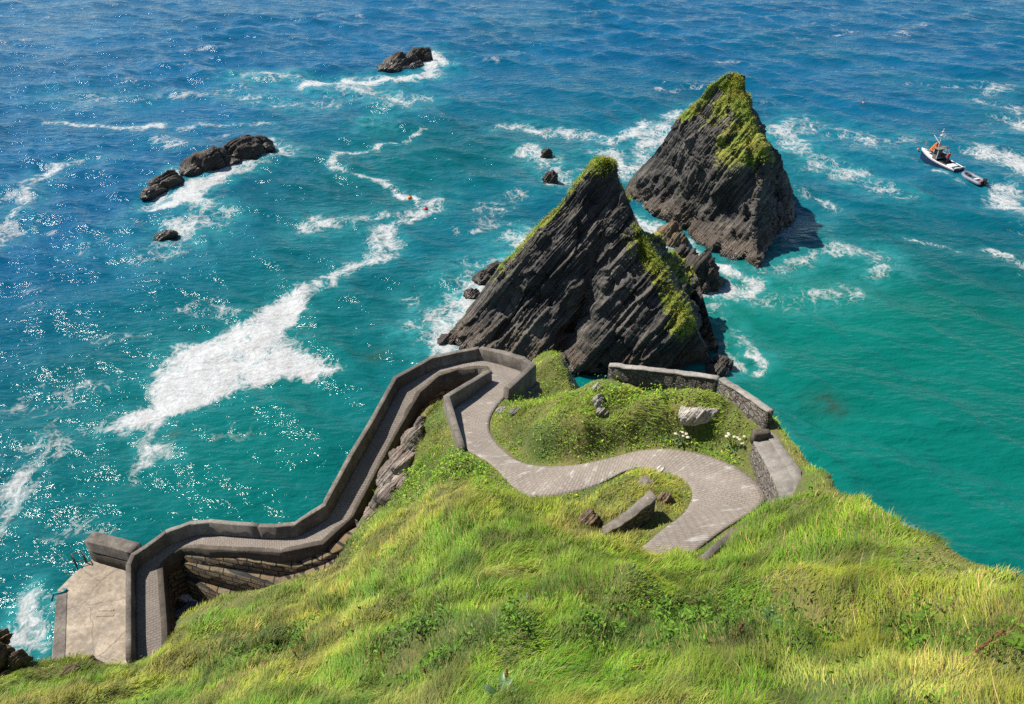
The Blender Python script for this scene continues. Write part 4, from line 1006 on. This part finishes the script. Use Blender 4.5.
def scatter(n, dens_fn):
    x = rng.uniform(-34, 30, n); y = rng.uniform(3, 48, n); z = ground_z(x, y)
    px, py, dep = project(x, y, z)
    k = (px > -160) & (px < 1180) & (py < 860) & (dep > 4) & (z > 1.0); x, y, z = x[k], y[k], z[k]
    keep = rng.random(len(x)) < dens_fn(x, y, z); x, y, z = x[keep], y[keep], z[keep]
    d, kk = kd_query(x, y, kd, 3); dw_, _ = kd_query(x, y, kw, 3)
    lowp = (kk // (ACR + 1)) < NLOW * KD
    nr_ = np.where(d < 1.3)[0]; d = d.copy(); d[nr_] = poly_sd(x[nr_], y[nr_], PATHPOLY)[0]; d[d > 90] = 9
    ok = (d > np.where(lowp, .5, .02 + .12 * rng.random(len(x)) ** 2)) & (dw_ > .16)
    s, _ = poly_sd(x, y, EDGE); 
    return x[ok], y[ok], z[ok], d[ok], s[ok]
def slope_at(x, y): 
    fx = np.clip(((x - GX0) / GS).astype(int), 0, len(gx) - 1); fy = np.clip(((y - GY0) / GS).astype(int), 0, len(gy) - 1)
    return slope.reshape(XX.shape)[fy, fx]
def normal_at(x, y):
    fx = np.clip(((x - GX0) / GS).astype(int), 0, len(gx) - 1); fy = np.clip(((y - GY0) / GS).astype(int), 0, len(gy) - 1)
    n = np.stack([-gxx[fy, fx], -gyy[fy, fx], np.ones(len(x))], -1); return n / np.linalg.norm(n, axis=1, keepdims=True)
def dens(x, y, z):
    s, _ = poly_sd(x, y, EDGE); dist = np.sqrt(x * x + y * y + (CAMZ - z) ** 2)
    d = np.clip(26 / dist, .35, 1.0)
    sl = slope_at(x, y); pat = n2(x, y, 1.1, 3, 51)
    d *= np.where(s > .15, np.clip(.75 - .35 * sl + .4 * pat, 0, .6), 1) * np.where(sl > 2.6, .15, 1)
    return d * (1 - .85 * inreg(x, y, REG_BARE, .5))
def pal(*c): return np.array(c)
def build_grass():
    x, y, z, d, s = scatter(1450000, dens)
    n = len(x); dist = np.sqrt(x * x + y * y + (CAMZ - z) ** 2)
    a = n2(x, y, 4.5, 3, 52); b = n2(x, y, 1.6, 3, 53); c_ = n2(x, y, .7, 2, 54)
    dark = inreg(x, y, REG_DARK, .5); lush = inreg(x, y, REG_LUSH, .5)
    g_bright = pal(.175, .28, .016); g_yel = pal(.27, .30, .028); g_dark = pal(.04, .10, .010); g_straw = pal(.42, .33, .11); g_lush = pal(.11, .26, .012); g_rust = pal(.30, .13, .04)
    t = sstep(-.45, .5, a + .5 * b)[:, None]; col = g_bright * (1 - t) + g_yel * t
    t = (sstep(.2, .85, n2(x, y, 2.4, 4, 58)) * .5)[:, None]; col = col * (1 - t) + pal(.30, .27, .07) * t
    t = (sstep(.25, .9, b - .3 * a) * .75)[:, None]; col = col * (1 - t) + g_lush * t
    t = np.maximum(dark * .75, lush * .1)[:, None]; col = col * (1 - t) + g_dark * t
    rr = rng.random(n); straw = rr < (.06 + .15 * sstep(.1, .8, a - .5 * b) + .10 * (s > -1.2)) * (1 - .7 * lush)
    col[straw] = g_straw * rng.uniform(.6, 1.15, (straw.sum(), 1))
    rust = (rng.random(n) < .05 * sstep(.2, .7, b)) ; col[rust] = g_rust * rng.uniform(.7, 1.2, (rust.sum(), 1))
    col = col * rng.uniform(.6, 1.3, (n, 1)) * (1 + .5 * n2(x, y, .9, 3, 57))[:, None]; col[:, 0] *= rng.uniform(.85, 1.15, n)
    L = (.36 + .26 * sstep(-.3, .8, b) + .42 * sstep(-.1, .7, c_)) * rng.uniform(.55, 1.35, n)
    L *= .62 * np.where(d < 1.1, .42 + .5 * d, 1) * (1 - .3 * lush) * np.where(y > 27, .7, 1) * np.where(s > -1.6, .62, 1)
    dwl, _ = kd_query(x, y, kw, 3); L *= np.where(dwl < .9, .45 + .6 * dwl, 1)
    L *= 1 + .5 * (straw & (rng.random(n) < .25))
    mnd = ((y > 27) & (x > -2))[:, None]; col = np.where(mnd, col * .55 + .45 * 1.5 * g_bright * rng.uniform(.7, 1.25, (n, 1)), col)
    az = R(28) + 1.0 * n2(x, y, 2.6, 2, 55) + rng.normal(0, .38, n)
    lean = np.clip(.62 + .5 * n2(x, y, 1.8, 2, 56) + rng.normal(0, .24, n), .05, 1.35)
    wdt = (.0062 + .0068 * np.clip((dist - 15) / 25, 0, 1)) * rng.uniform(.7, 1.5, n)
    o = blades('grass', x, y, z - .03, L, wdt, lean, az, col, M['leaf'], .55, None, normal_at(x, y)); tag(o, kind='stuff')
    print('blades', n)
build_grass()

def leaf_mesh(name, x, y, z, size, cols, parent=None, up=.55, kind=None):
    n = len(x); nrm = rng.normal(size=(n, 3)); nrm[:, 2] = np.abs(nrm[:, 2]) + up; nrm /= np.linalg.norm(nrm, axis=1, keepdims=True)
    t = rng.normal(size=(n, 3)); t -= nrm * (t * nrm).sum(1, keepdims=True); t /= np.linalg.norm(t, axis=1, keepdims=True); b = np.cross(nrm, t)
    c = np.stack([x, y, z], -1); s = size[:, None]
    V = np.stack([c - t * s, c + b * s * .42 - t * s * .1 + nrm * s * .14, c + t * s - nrm * s * .25, c - b * s * .42 - t * s * .1 + nrm * s * .14], 1).reshape(-1, 3)
    f = np.arange(n)[:, None] * 4 + np.array([0, 1, 2, 3])
    f3 = np.concatenate([f[:, [0, 1, 2]], f[:, [0, 2, 3]]])
    o = mesh_np(name, V, f3, M['leaf'], smooth=False, colors={'col': np.repeat(cols, 4, 0)}, parent=parent)
    if kind: o['kind'] = kind
    return o
def build_leaves():
    def dn(x, y, z):
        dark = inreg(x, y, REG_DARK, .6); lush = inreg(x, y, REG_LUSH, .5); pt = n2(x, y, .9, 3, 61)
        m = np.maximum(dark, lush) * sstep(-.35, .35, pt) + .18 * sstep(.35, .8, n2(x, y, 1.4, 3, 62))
        m = np.maximum(m, .22 * ((y > 27) & (x > -2)) * sstep(-.1, .6, n2(x, y, .8, 3, 64)))
        return np.clip(m, 0, 1)
    x, y, z, d, s = scatter(700000, dn); k_ = (d > .10) & (s < -.35); x, y, z, d, s = x[k_], y[k_], z[k_], d[k_], s[k_]; n = len(x)
    h = rng.random(n) ** .7 * (.15 + .6 * sstep(-.4, .7, n2(x, y, .55, 2, 63)))
    h *= np.where(d < .6, .5, 1)
    base = np.array([.055, .13, .012]); alt = np.array([.15, .28, .018]); yel = np.array([.27, .32, .03])
    t = rng.random((n, 1)); far = (y > 27)[:, None]
    col = base * (1 - t) + alt * t; col = np.where(far & (rng.random((n, 1)) < .22), yel, col); col = np.where(far, col * 1.45, col); col = col * rng.uniform(.6, 1.35, (n, 1))
    o = leaf_mesh('ground_cover', x, y, z + h, rng.uniform(.035, .095, n) * np.where(y < 26, 1.1, 1.0), col, kind='stuff'); print('leaves', n)
build_leaves()

# plant cover standing on the stacks (part of each stack)
def stack_cover(root, V, N, veg, seed, thr):
    g = np.random.default_rng(seed); p = np.clip(veg - thr, 0, .6) * (N[:, 2] > .05) * (V[:, 2] > 2)
    p = p / p.sum(); k = g.choice(len(V), 26000, p=p)
    q = V[k] + g.normal(0, .12, (len(k), 3)); q[:, 2] += .02
    m = vnoise(V[k] * .9, 5)[:, None] * .5 + .5
    col = np.array([.22, .34, .014]) * (1 - m) + np.array([.40, .36, .045]) * m; 
    dk = g.random(len(k)) < .25; col[dk] = np.array([.045, .075, .01]); col *= g.uniform(.6, 1.3, (len(k), 1))
    n = len(k)
    o = blades('turf_cover', q[:, 0], q[:, 1], q[:, 2] - .08, g.uniform(.08, .26, n), g.uniform(.016, .03, n), g.uniform(.1, 1.3, n), g.uniform(0, 6.28, n), col, M['leaf'], .6, root)
    o['kind'] = 'stuff'
stack_cover(st1, SV1, SN1, SG1, 5, .42); stack_cover(st2, SV2, SN2, SG2, 6, .42)

# ------------------------------------------------------------------ single plants
def tube_np(bm, pts, r, n=5): bm_tube(bm, pts, r, n)
def hogweed(px, py, h, label, seed):
    g = random.Random(seed); c = hit(px, py); root = empty('hogweed', c, label=label, cat='plant', group='white flowering hogweed on the mound')
    bs = bmesh.new(); bl2 = bmesh.new()
    for k in range(g.randint(7, 10)):
        a = g.uniform(0, 6.28); d = Vector((math.cos(a), math.sin(a), 0)) * g.uniform(.05, .42); hh = h * g.uniform(.7, 1.05)
        top = d + Vector((0, 0, hh)); bm_tube(bs, [Vector((0, 0, -.05)), d * .4 + Vector((0, 0, hh * .5)), top], [.018, .014, .01], 5)
        bf = bmesh.new(); rr = g.uniform(.06, .10); r = bmesh.ops.create_icosphere(bf, subdivisions=3, radius=1)
        for v in r['verts']:
            q = v.co.copy(); kk = 1 + g.uniform(-.14, .14); v.co = top + Vector((q.x * rr * kk, q.y * rr * kk, .05 + q.z * rr * (.38 if q.z > 0 else .12) * kk))
        bm_obj('flower_head', bf, M['petal'], root)
    for k in range(16):
        a = g.uniform(0, 6.28); r0 = g.uniform(.08, .35); z0 = g.uniform(.05, h * .5); q = Vector((math.cos(a) * r0, math.sin(a) * r0, z0)); o = Vector((math.cos(a), math.sin(a), -.3)); sd_ = Vector((-math.sin(a), math.cos(a), 0)); s = g.uniform(.1, .18)
        v = [bl2.verts.new(p) for p in (q, q + o * s * .5 + sd_ * s * .5, q + o * s * 1.1, q + o * s * .5 - sd_ * s * .5)]; bl2.faces.new(v)
    bm_obj('stem', bs, M['stemgreen'], root); bm_obj('leaves', bl2, M['leafgreen'], root)
M['petal'] = mat_plain('cream petals', (.40, .38, .26), .7, .05); M['leafgreen'] = mat_plain('leaf green', (.05, .105, .015), .6, .25, 3); M['stemgreen'] = mat_plain('stem green', (.12, .16, .04), .7)
hogweed(656, 391, .8, 'cream hogweed in front of the middle of the dry stone wall', 1)
hogweed(682, 443, .6, 'low cream hogweed cluster in the lush greenery below the bared white rock', 2)
hogweed(733, 449, .75, 'cream hogweed in bloom against the foot of the rubble wall', 3)
def dock(px, py, h, label, seed, lean=(.1, 0)):
    g = random.Random(seed); c = hit(px, py); root = empty('dock_stalk', c, label=label, cat='plant', group='dry dock stalks in the foreground grass')
    bs = bmesh.new(); bh = bmesh.new(); d = Vector((lean[0], lean[1], 1)).normalized()
    bm_tube(bs, [Vector((0, 0, -.05)), d * h * .55, d * h + Vector((lean[0] * .3, 0, 0))], [.012, .01, .006], 5)
    for j in range(60):
        t = g.uniform(.6, 1.0); q = d * h * t + Vector((g.gauss(0, .018), g.gauss(0, .018), 0)) * (1.3 - t) * 2; s = g.uniform(.010, .02)
        r = bmesh.ops.create_icosphere(bh, subdivisions=1, radius=s); bmesh.ops.translate(bh, verts=r['verts'], vec=q)
    bm_obj('stem', bs, M['straw'], root); bm_obj('seed_head', bh, M['rustseed'], root)
M['rustseed'] = mat_plain('rusty seeds', (.15, .05, .022), .85)
DK = [(505, 690, .9, 'tall rusty dock stalk standing alone at the bottom centre of the slope', .06), (428, 682, .75, 'reddish dock stalk beside the dark leafy hollow on the left of the foreground', -.1), (733, 640, .7, 'dock stalk at the right end of the dark foreground leaf bank', .2),
      (952, 668, 1.0, 'tall brown dock stalk in the lower right foreground grass', .5), (968, 655, .9, 'leaning brown dock stalk highest on the lower right ridge', .55), (742, 572, .5, 'small rusty dock stalk just below the buried low wall', .0), (578, 600, .55, 'short red dock stalk among mixed weeds under the curved wall', .15), (300, 662, .7, 'thin dock stalk on the left grassy shoulder above the landing', -.2)]
for i, (a, b, h, l, ln) in enumerate(DK): dock(a, b, h, l, 20 + i, (ln, 0))
def fern(px, py, h, label, seed):
    g = random.Random(seed); c = hit(px, py); root = empty('broadleaf_plant', c, label=label, cat='plant', group='broad leaved plants in the grass'); bm = bmesh.new()
    for k in range(11):
        a = g.uniform(0, 6.28); o = Vector((math.cos(a), math.sin(a), 0)); sdv = Vector((-math.sin(a), math.cos(a), 0)); L = h * g.uniform(.8, 1.3); w = L * .11
        prev = None
        for j in range(5):
            t = j / 4; p = o * L * t * .75 + Vector((0, 0, L * (t * 1.0 - .62 * t * t))); ww_ = w * math.sin(math.pi * min(.97, .12 + t * .86))
            cur = (bm.verts.new(p - sdv * ww_), bm.verts.new(p + Vector((0, 0, -ww_ * .4))), bm.verts.new(p + sdv * ww_))
            if prev: bm.faces.new((prev[0], prev[1], cur[1], cur[0])); bm.faces.new((prev[1], prev[2], cur[2], cur[1]))
            prev = cur
    bm_obj('leaves', bm, M['bluegreen'], root, True)
M['bluegreen'] = mat_plain('blue green leaf', (.075, .15, .05), .5, .2, 3)
fern(500, 697, .55, 'blue green broad leaved plant at the bottom edge, below the tall dock stalk', 1); fern(470, 699, .45, 'blue green broad leaved plant at the bottom edge, left of the tall dock stalk', 2)
fern(526, 603, .4, 'pale blue green plant among weeds on the central slope', 3); fern(770, 622, .4, 'green broad leaved plant in the right foreground hollow', 4)

# ------------------------------------------------------------------ boats, people, buoys
def hull_loft(bm, L, beam, depth, sheer_b, sheer_s, n=18, flare=.75, top_only=None):
    rows = []
    for i in range(n + 1):
        t = i / n; x = -L / 2 + L * t                # stern -> bow (+x)
        hb = beam / 2 * (1 - max(0, (t - .45) / .55) ** 2.3) * (.86 + .14 * min(1, t / .35)); hb = max(hb, .03)
        zs = sheer_s + (sheer_b - sheer_s) * t ** 2; xr = x + (.35 * max(0, t - .8) / .2)
        rows.append([(x, 0, -depth), (x, hb * .55, -depth * .75), (x + (xr - x) * .5, hb * flare + hb * .18, 0.0), (xr, hb, zs)])
    return rows
def fishing_boat():
    bow = P(924, 152, .9); st = P(961, 169, .9); mid = (bow + st) / 2; d = bow - st; mid = mid + d * .03; rz = math.atan2(d[1], d[0]); L = float(np.linalg.norm(d[:2]))
    root = empty('fishing_boat', (mid[0], mid[1], 0), rz, label='navy hulled fishing boat with white foredeck and orange canvas, off the farther stack', cat='boat')
    B = L * .33; rows = hull_loft(None, L, B, .6, 1.3, .8)
    bm = bmesh.new(); full = []
    for r in rows: full.append([bm.verts.new((x, -y, z)) for x, y, z in r[::-1]] + [bm.verts.new(p) for p in r[1:]])
    for a, b in zip(full, full[1:]):
        for k in range(len(a) - 1): bm.faces.new((a[k], a[k + 1], b[k + 1], b[k]))
    bm.faces.new(full[0]); bm_obj('hull', bm, M['navy'], root, False)
    bm = bmesh.new()
    for sgn in (1, -1):
        bm_tube(bm, [(r[3][0], sgn * r[3][1], r[3][2] + .02) for r in rows], .07, 6)
    bm_tube(bm, [(rows[0][3][0], -rows[0][3][1], 1.02), (rows[0][3][0], rows[0][3][1], 1.02)], .1, 6)
    bm_obj('gunwale', bm, M['white'], root, True)
    bm = bmesh.new()
    for sgn in (1, -1):                                # white sheer strake
        for a, b in zip(rows, rows[1:]):
            q = []
            for r, f in ((a, .82), (b, .82), (b, 1.0), (a, 1.0)):
                x = r[2][0] + (r[3][0] - r[2][0]) * f; y = r[2][1] + (r[3][1] - r[2][1]) * f; z = r[2][2] + (r[3][2] - r[2][2]) * f
                q.append(bm.verts.new((x, sgn * (y + .025), z)))
            bm.faces.new(q)
    bm_obj('sheer_strake', bm, M['white'], root)
    def deck(name, i0, i1, dz, mat):
        bm = bmesh.new(); v = []
        for r in rows[i0:i1 + 1]: v.append((bm.verts.new((r[3][0], -r[3][1] * .96, r[3][2] + dz)), bm.verts.new((r[3][0], 0, r[3][2] + dz + .06)), bm.verts.new((r[3][0], r[3][1] * .96, r[3][2] + dz))))
        for a, b in zip(v, v[1:]):
            bm.faces.new((a[0], a[1], b[1], b[0])); bm.faces.new((a[1], a[2], b[2], b[1]))
        return bm_obj(name, bm, mat, root)
    deck('foredeck', 10, 18, -.06, M['white']); deck('deck', 0, 10, -.35, M['deck'])
    bm = bmesh.new(); bm_box(bm, (L * .30, 0, 1.52), (.7, .7, .22), None, .05); bm_obj('hatch', bm, M['deck'], root)
    bm = bmesh.new(); bm_box(bm, (L * .38, -.35, 1.62), (.28, .28, .35), None, .04); bm_obj('winch', bm, M['black'], root)
    # wheelhouse: posts, roof, front and side screens open aft
    wx = L * .02
    bm = bmesh.new(); bm_box(bm, (wx + .75, 0, 1.35), (.08, 1.7, 1.1), None, .02); bm_box(bm, (wx + .35, .85, 1.2), (.85, .06, .8), None, .02); bm_box(bm, (wx + .35, -.85, 1.2), (.85, .06, .8), None, .02)
    wh = bm_obj('wheelhouse', bm, M['deck'], root)
    bm = bmesh.new()
    bm.free()
    for s in (-.85, -.3, .3, .85, -.86, .86):
        bm = bmesh.new(); bm_box(bm, (wx + .75, s, 2.15) if abs(s) != .86 else (wx, s, 1.8), (.07, .07, .6 if abs(s) != .86 else 1.3)); bm_obj('post', bm, M['white'], wh)
    bm = bmesh.new(); bm_box(bm, (wx + .4, 0, 2.5), (1.0, 1.95, .1), None, .03); bm_obj('roof', bm, M['deck'], wh)
    bm = bmesh.new(); bm_box(bm, (wx + .757, 0, 2.15), (.03, 1.6, .5)); bm_obj('window', bm, M['glass'], wh)
    # mast with stays and orange canvas
    bm = bmesh.new(); bm_tube(bm, [(wx + .95, 0, 1.2), (wx + .95, 0, 5.2)], [.08, .05], 8); bm_tube(bm, [(wx + .95, -.55, 3.9), (wx + .95, .55, 3.9)], .04, 6); bm_tube(bm, [(wx + .95, 0, 3.0), (wx + 2.3, 0, 3.8)], .04, 6)
    mast = bm_obj('mast', bm, M['white'], root)
    bm = bmesh.new(); bm_box(bm, (wx + .95, .0, 4.2), (.3, .5, .18), None, .04); bm_obj('radar', bm, M['white'], mast)
    bm = bmesh.new(); bm_box(bm, (wx + .95, 0, 4.75), (.2, .35, .15), None, .03); bm_obj('lamp', bm, M['white'], mast)
    for sgn, h in ((1, 1.5), (-1, 1.25)):
        bm = bmesh.new(); N_ = 6; g2 = []
        for i in range(N_ + 1):
            u = i / N_; rowv = []
            for j in range(N_ + 1):
                v = j / N_; x = wx + 1.0 + 1.1 * u * (1 - .45 * v) + (0 if sgn > 0 else .1); y = sgn * (.35 + .12 * math.sin(3 * u + v * 2)); z = 1.75 + h * v * (1 - .35 * u)
                rowv.append(bm.verts.new((x, y, z)))
            g2.append(rowv)
        for a, b in zip(g2, g2[1:]):
            for k in range(N_): bm.faces.new((a[k], a[k + 1], b[k + 1], b[k]))
        r = bmesh.ops.solidify(bm, geom=bm.faces[:], thickness=.06)
        bm_obj('canvas', bm, M['orange'], root, True)
    bm = bmesh.new(); bm_tube(bm, [(L * .48, 0, 1.7), (L * .485, 0, 2.5)], .045, 6); bm_obj('bow_post', bm, M['orange'], root)
    bm = bmesh.new(); bm_box(bm, (-L * .33, .15, .75), (1.0, 1.3, .55), None, .12); bm_obj('engine_cover', bm, M['white'], root, True)
    bm = bmesh.new(); bm_tube(bm, [(-L * .5 - .04, -.7, .05), (-L * .5 - .25, -.7, .0), (-L * .5 - .25, .7, .0), (-L * .5 - .04, .7, .05)], .05, 6); bm_obj('stern_step', bm, M['metal'], root)
    return root, rz, mid, L
boat, brz, bmid, BL = fishing_boat()

def person(loc, rz, label):
    """standing figure grown as one skin over a joint skeleton"""
    J = [(0, 0, .95), (0, 0, 1.12), (.02, 0, 1.38), (.03, 0, 1.50), (.05, 0, 1.62), (.06, 0, 1.74),
         (0, .1, .88), (.03, .12, .48), (-.02, .13, .08), (.12, .14, .03), (0, -.1, .88), (.06, -.12, .48), (-.01, -.13, .08), (.13, -.14, .03),
         (.02, .19, 1.40), (.05, .27, 1.13), (.25, .24, 1.0), (.34, .22, .99), (.02, -.19, 1.40), (.06, -.27, 1.13), (.27, -.2, 1.03), (.36, -.17, 1.03)]
    E = [(0, 1), (1, 2), (2, 3), (3, 4), (4, 5), (0, 6), (6, 7), (7, 8), (8, 9), (0, 10), (10, 11), (11, 12), (12, 13), (2, 14), (14, 15), (15, 16), (16, 17), (2, 18), (18, 19), (19, 20), (20, 21)]
    rad = [.15, .15, .17, .06, .10, .085, .095, .07, .05, .045, .095, .07, .05, .045, .075, .055, .045, .04, .075, .055, .045, .04]
    me = bpy.data.meshes.new('person'); me.from_pydata(J, E, []); o = link('person_base', me)
    md = o.modifiers.new('s', 'SKIN'); sv = me.skin_vertices[0].data
    for i, r in enumerate(rad): sv[i].radius = (r, r * (1.15 if i in (1, 2) else 1)); sv[i].use_root = (i == 0)
    sb = o.modifiers.new('d', 'SUBSURF'); sb.levels = sb.render_levels = 1
    dg = bpy.context.evaluated_depsgraph_get(); m2 = bpy.data.meshes.new_from_object(o.evaluated_get(dg)); bpy.data.objects.remove(o)
    m2.materials.clear()
    for m in (M['red'], M['darkcloth'], M['skin']): m2.materials.append(m)
    for p in m2.polygons:
        c = p.center; p.use_smooth = True
        p.material_index = 2 if (c.z > 1.52 or (c.x > .29 and .9 < c.z < 1.1)) else (0 if c.z > .86 else 1)
    root = link('person', m2); root.location = loc; root.rotation_euler = (0, 0, rz); tag(root, label, 'person')
    bm = bmesh.new(); r = bmesh.ops.create_uvsphere(bm, u_segments=16, v_segments=10, radius=.115); bmesh.ops.scale(bm, verts=r['verts'], vec=(1.05, .9, .95)); bmesh.ops.translate(bm, verts=r['verts'], vec=(.02, 0, 1.73))
    bm_obj('hair', bm, M['hair'], root, True)
    return root
def on_boat(x, y, z): c, s = math.cos(brz), math.sin(brz); return (bmid[0] + x * c - y * s, bmid[1] + x * s + y * c, z)
person(on_boat(-BL * .12, -.35, .6), brz, 'person in a red jacket and dark trousers standing in the stern of the fishing boat')

def dinghy():
    a = P(964, 174, .3); b = P(984.5, 184, .3); mid = (a + b) / 2; d = a - b; rz = math.atan2(d[1], d[0]); L = float(np.linalg.norm(d[:2]))
    root = empty('dinghy', (mid[0], mid[1], 0), rz, label='small grey inflatable dinghy floating behind the fishing boat', cat='dinghy')
    pts = []; w = .72
    for t in np.linspace(0, 1, 9): pts.append((-L / 2 + t * (L * .72), w, .3 + .02 * t))
    for k in range(1, 12):
        an = math.pi / 2 - math.pi * k / 12; pts.append((L * .22 + math.cos(an) * L * .27, math.sin(an) * w, .32 + .16 * math.cos(an)))
    for t in np.linspace(1, 0, 9): pts.append((-L / 2 + t * (L * .72), -w, .3 + .02 * t))
    bm = bmesh.new(); n = len(pts); bm_tube(bm, pts, [.1] + [.27] * (n - 2) + [.1], 12); bm_obj('tube', bm, M['rubber'], root, True)
    bm = bmesh.new(); bm_box(bm, (-.15, 0, .2), (L * .78, 1.2, .08), None, .02); bm_obj('floor', bm, M['deck'], root)
    bm = bmesh.new(); bm_box(bm, (-.3, 0, .42), (.3, 1.15, .07), None, .02); bm_obj('thwart', bm, M['white'], root)
    bm = bmesh.new(); bm_box(bm, (-L * .44, 0, .42), (.08, 1.1, .45), None, .02); bm_obj('transom', bm, M['black'], root)
    bm = bmesh.new(); bm_box(bm, (-L * .47, 0, .85), (.5, .34, .42), None, .1); bm_box(bm, (-L * .48, 0, .35), (.16, .14, .8), None, .03); bm_tube(bm, [(-L * .44, 0, .8), (-L * .34, .1, .85)], .03); bm_obj('outboard_motor', bm, M['black'], root)
    bm = bmesh.new(); bm_box(bm, (-L * .36, .1, .36), (.45, .32, .26), None, .06); tag_ = bm_obj('fuel_tank', bm, M['red'], root)
    bm = bmesh.new(); bm_box(bm, (L * .3, 0, .42), (.6, .7, .2), None, .08); bm_obj('bow_locker', bm, M['black'], root)
dinghy()
def buoy(px, py, r, mat, label):
    c = P(px, py, 0); root = empty('buoy', c, label=label, cat='buoy', group='small floats on the water')
    bm = bmesh.new(); q = bmesh.ops.create_uvsphere(bm, u_segments=20, v_segments=12, radius=r); bmesh.ops.scale(bm, verts=q['verts'], vec=(1, 1, 1.12)); bmesh.ops.translate(bm, verts=q['verts'], vec=(0, 0, r * .55)); bm_obj('float', bm, mat, root, True)
    bm = bmesh.new(); bm_tube(bm, [(0, 0, r * 1.5), (0, 0, r * 2.0)], r * .25, 8); bm_tube(bm, [(math.cos(a) * r * .28, 0, r * 2.0 + math.sin(a) * r * .28) for a in np.linspace(0, 6.28, 12)], r * .09, 5, False); bm_obj('eye', bm, M['black'], root, True)
buoy(410, 199, .3, M['orange'], 'orange buoy floating beside the foam streak left of the nearer stack'); buoy(426, 210, .26, M['red'], 'red buoy floating just right of and below the orange one')
buoy(863, 104, .26, M['orange'], 'small orange buoy alone on open water right of the farther stack'); buoy(918, 150, .16, M['orange'], 'small orange buoy just ahead of the bow of the fishing boat')

# ------------------------------------------------------------------ light, sky, camera
SUN_EL, SUN_AZ = 53.0, 66.0                          # azimuth measured from the viewing direction to the left
w = bpy.data.worlds.new('World'); scene.world = w; w.use_nodes = True
sky = w.node_tree.nodes.new('ShaderNodeTexSky'); sky.sky_type = 'NISHITA'; sky.sun_disc = False
sky.sun_elevation = R(SUN_EL); sky.sun_rotation = R(-SUN_AZ); sky.altitude = 50; sky.air_density = 1.0; sky.dust_density = .2; sky.ozone_density = 2.5
bg = w.node_tree.nodes['Background']; w.node_tree.links.new(sky.outputs[0], bg.inputs[0]); bg.inputs[1].default_value = .075
sd_dir = Vector((-math.sin(R(SUN_AZ)) * math.cos(R(SUN_EL)), math.cos(R(SUN_AZ)) * math.cos(R(SUN_EL)), math.sin(R(SUN_EL))))
ld = bpy.data.lights.new('Sun', 'SUN'); ld.energy = 5.0; ld.angle = R(.53); ld.color = (1, .95, .87)
lo = bpy.data.objects.new('Sun', ld); COL.objects.link(lo); lo.rotation_euler = (-sd_dir).to_track_quat('-Z', 'Y').to_euler(); lo.location = sd_dir * 100
cd = bpy.data.cameras.new('Camera'); cam = bpy.data.objects.new('Camera', cd); COL.objects.link(cam)
cam.location = (0, 0, CAMZ); cam.rotation_euler = (math.pi / 2 - PITCH, 0, 0)
cd.sensor_width = 36; cd.sensor_fit = 'HORIZONTAL'; cd.lens = F * 36 / W; cd.clip_start = .1; cd.clip_end = 20000
scene.camera = cam
scene.view_settings.view_transform = 'Standard'; scene.view_settings.look = 'None'; scene.view_settings.gamma = 1; scene.view_settings.use_curve_mapping = False
scene.view_settings.exposure = .85
cy = scene.cycles
cy.use_denoising = False; cy.max_bounces = 6; cy.diffuse_bounces = 3; cy.glossy_bounces = 3; cy.transmission_bounces = 3; cy.transparent_max_bounces = 4
cy.sample_clamp_direct = 10; cy.sample_clamp_indirect = 4; cy.caustics_reflective = False; cy.caustics_refractive = False
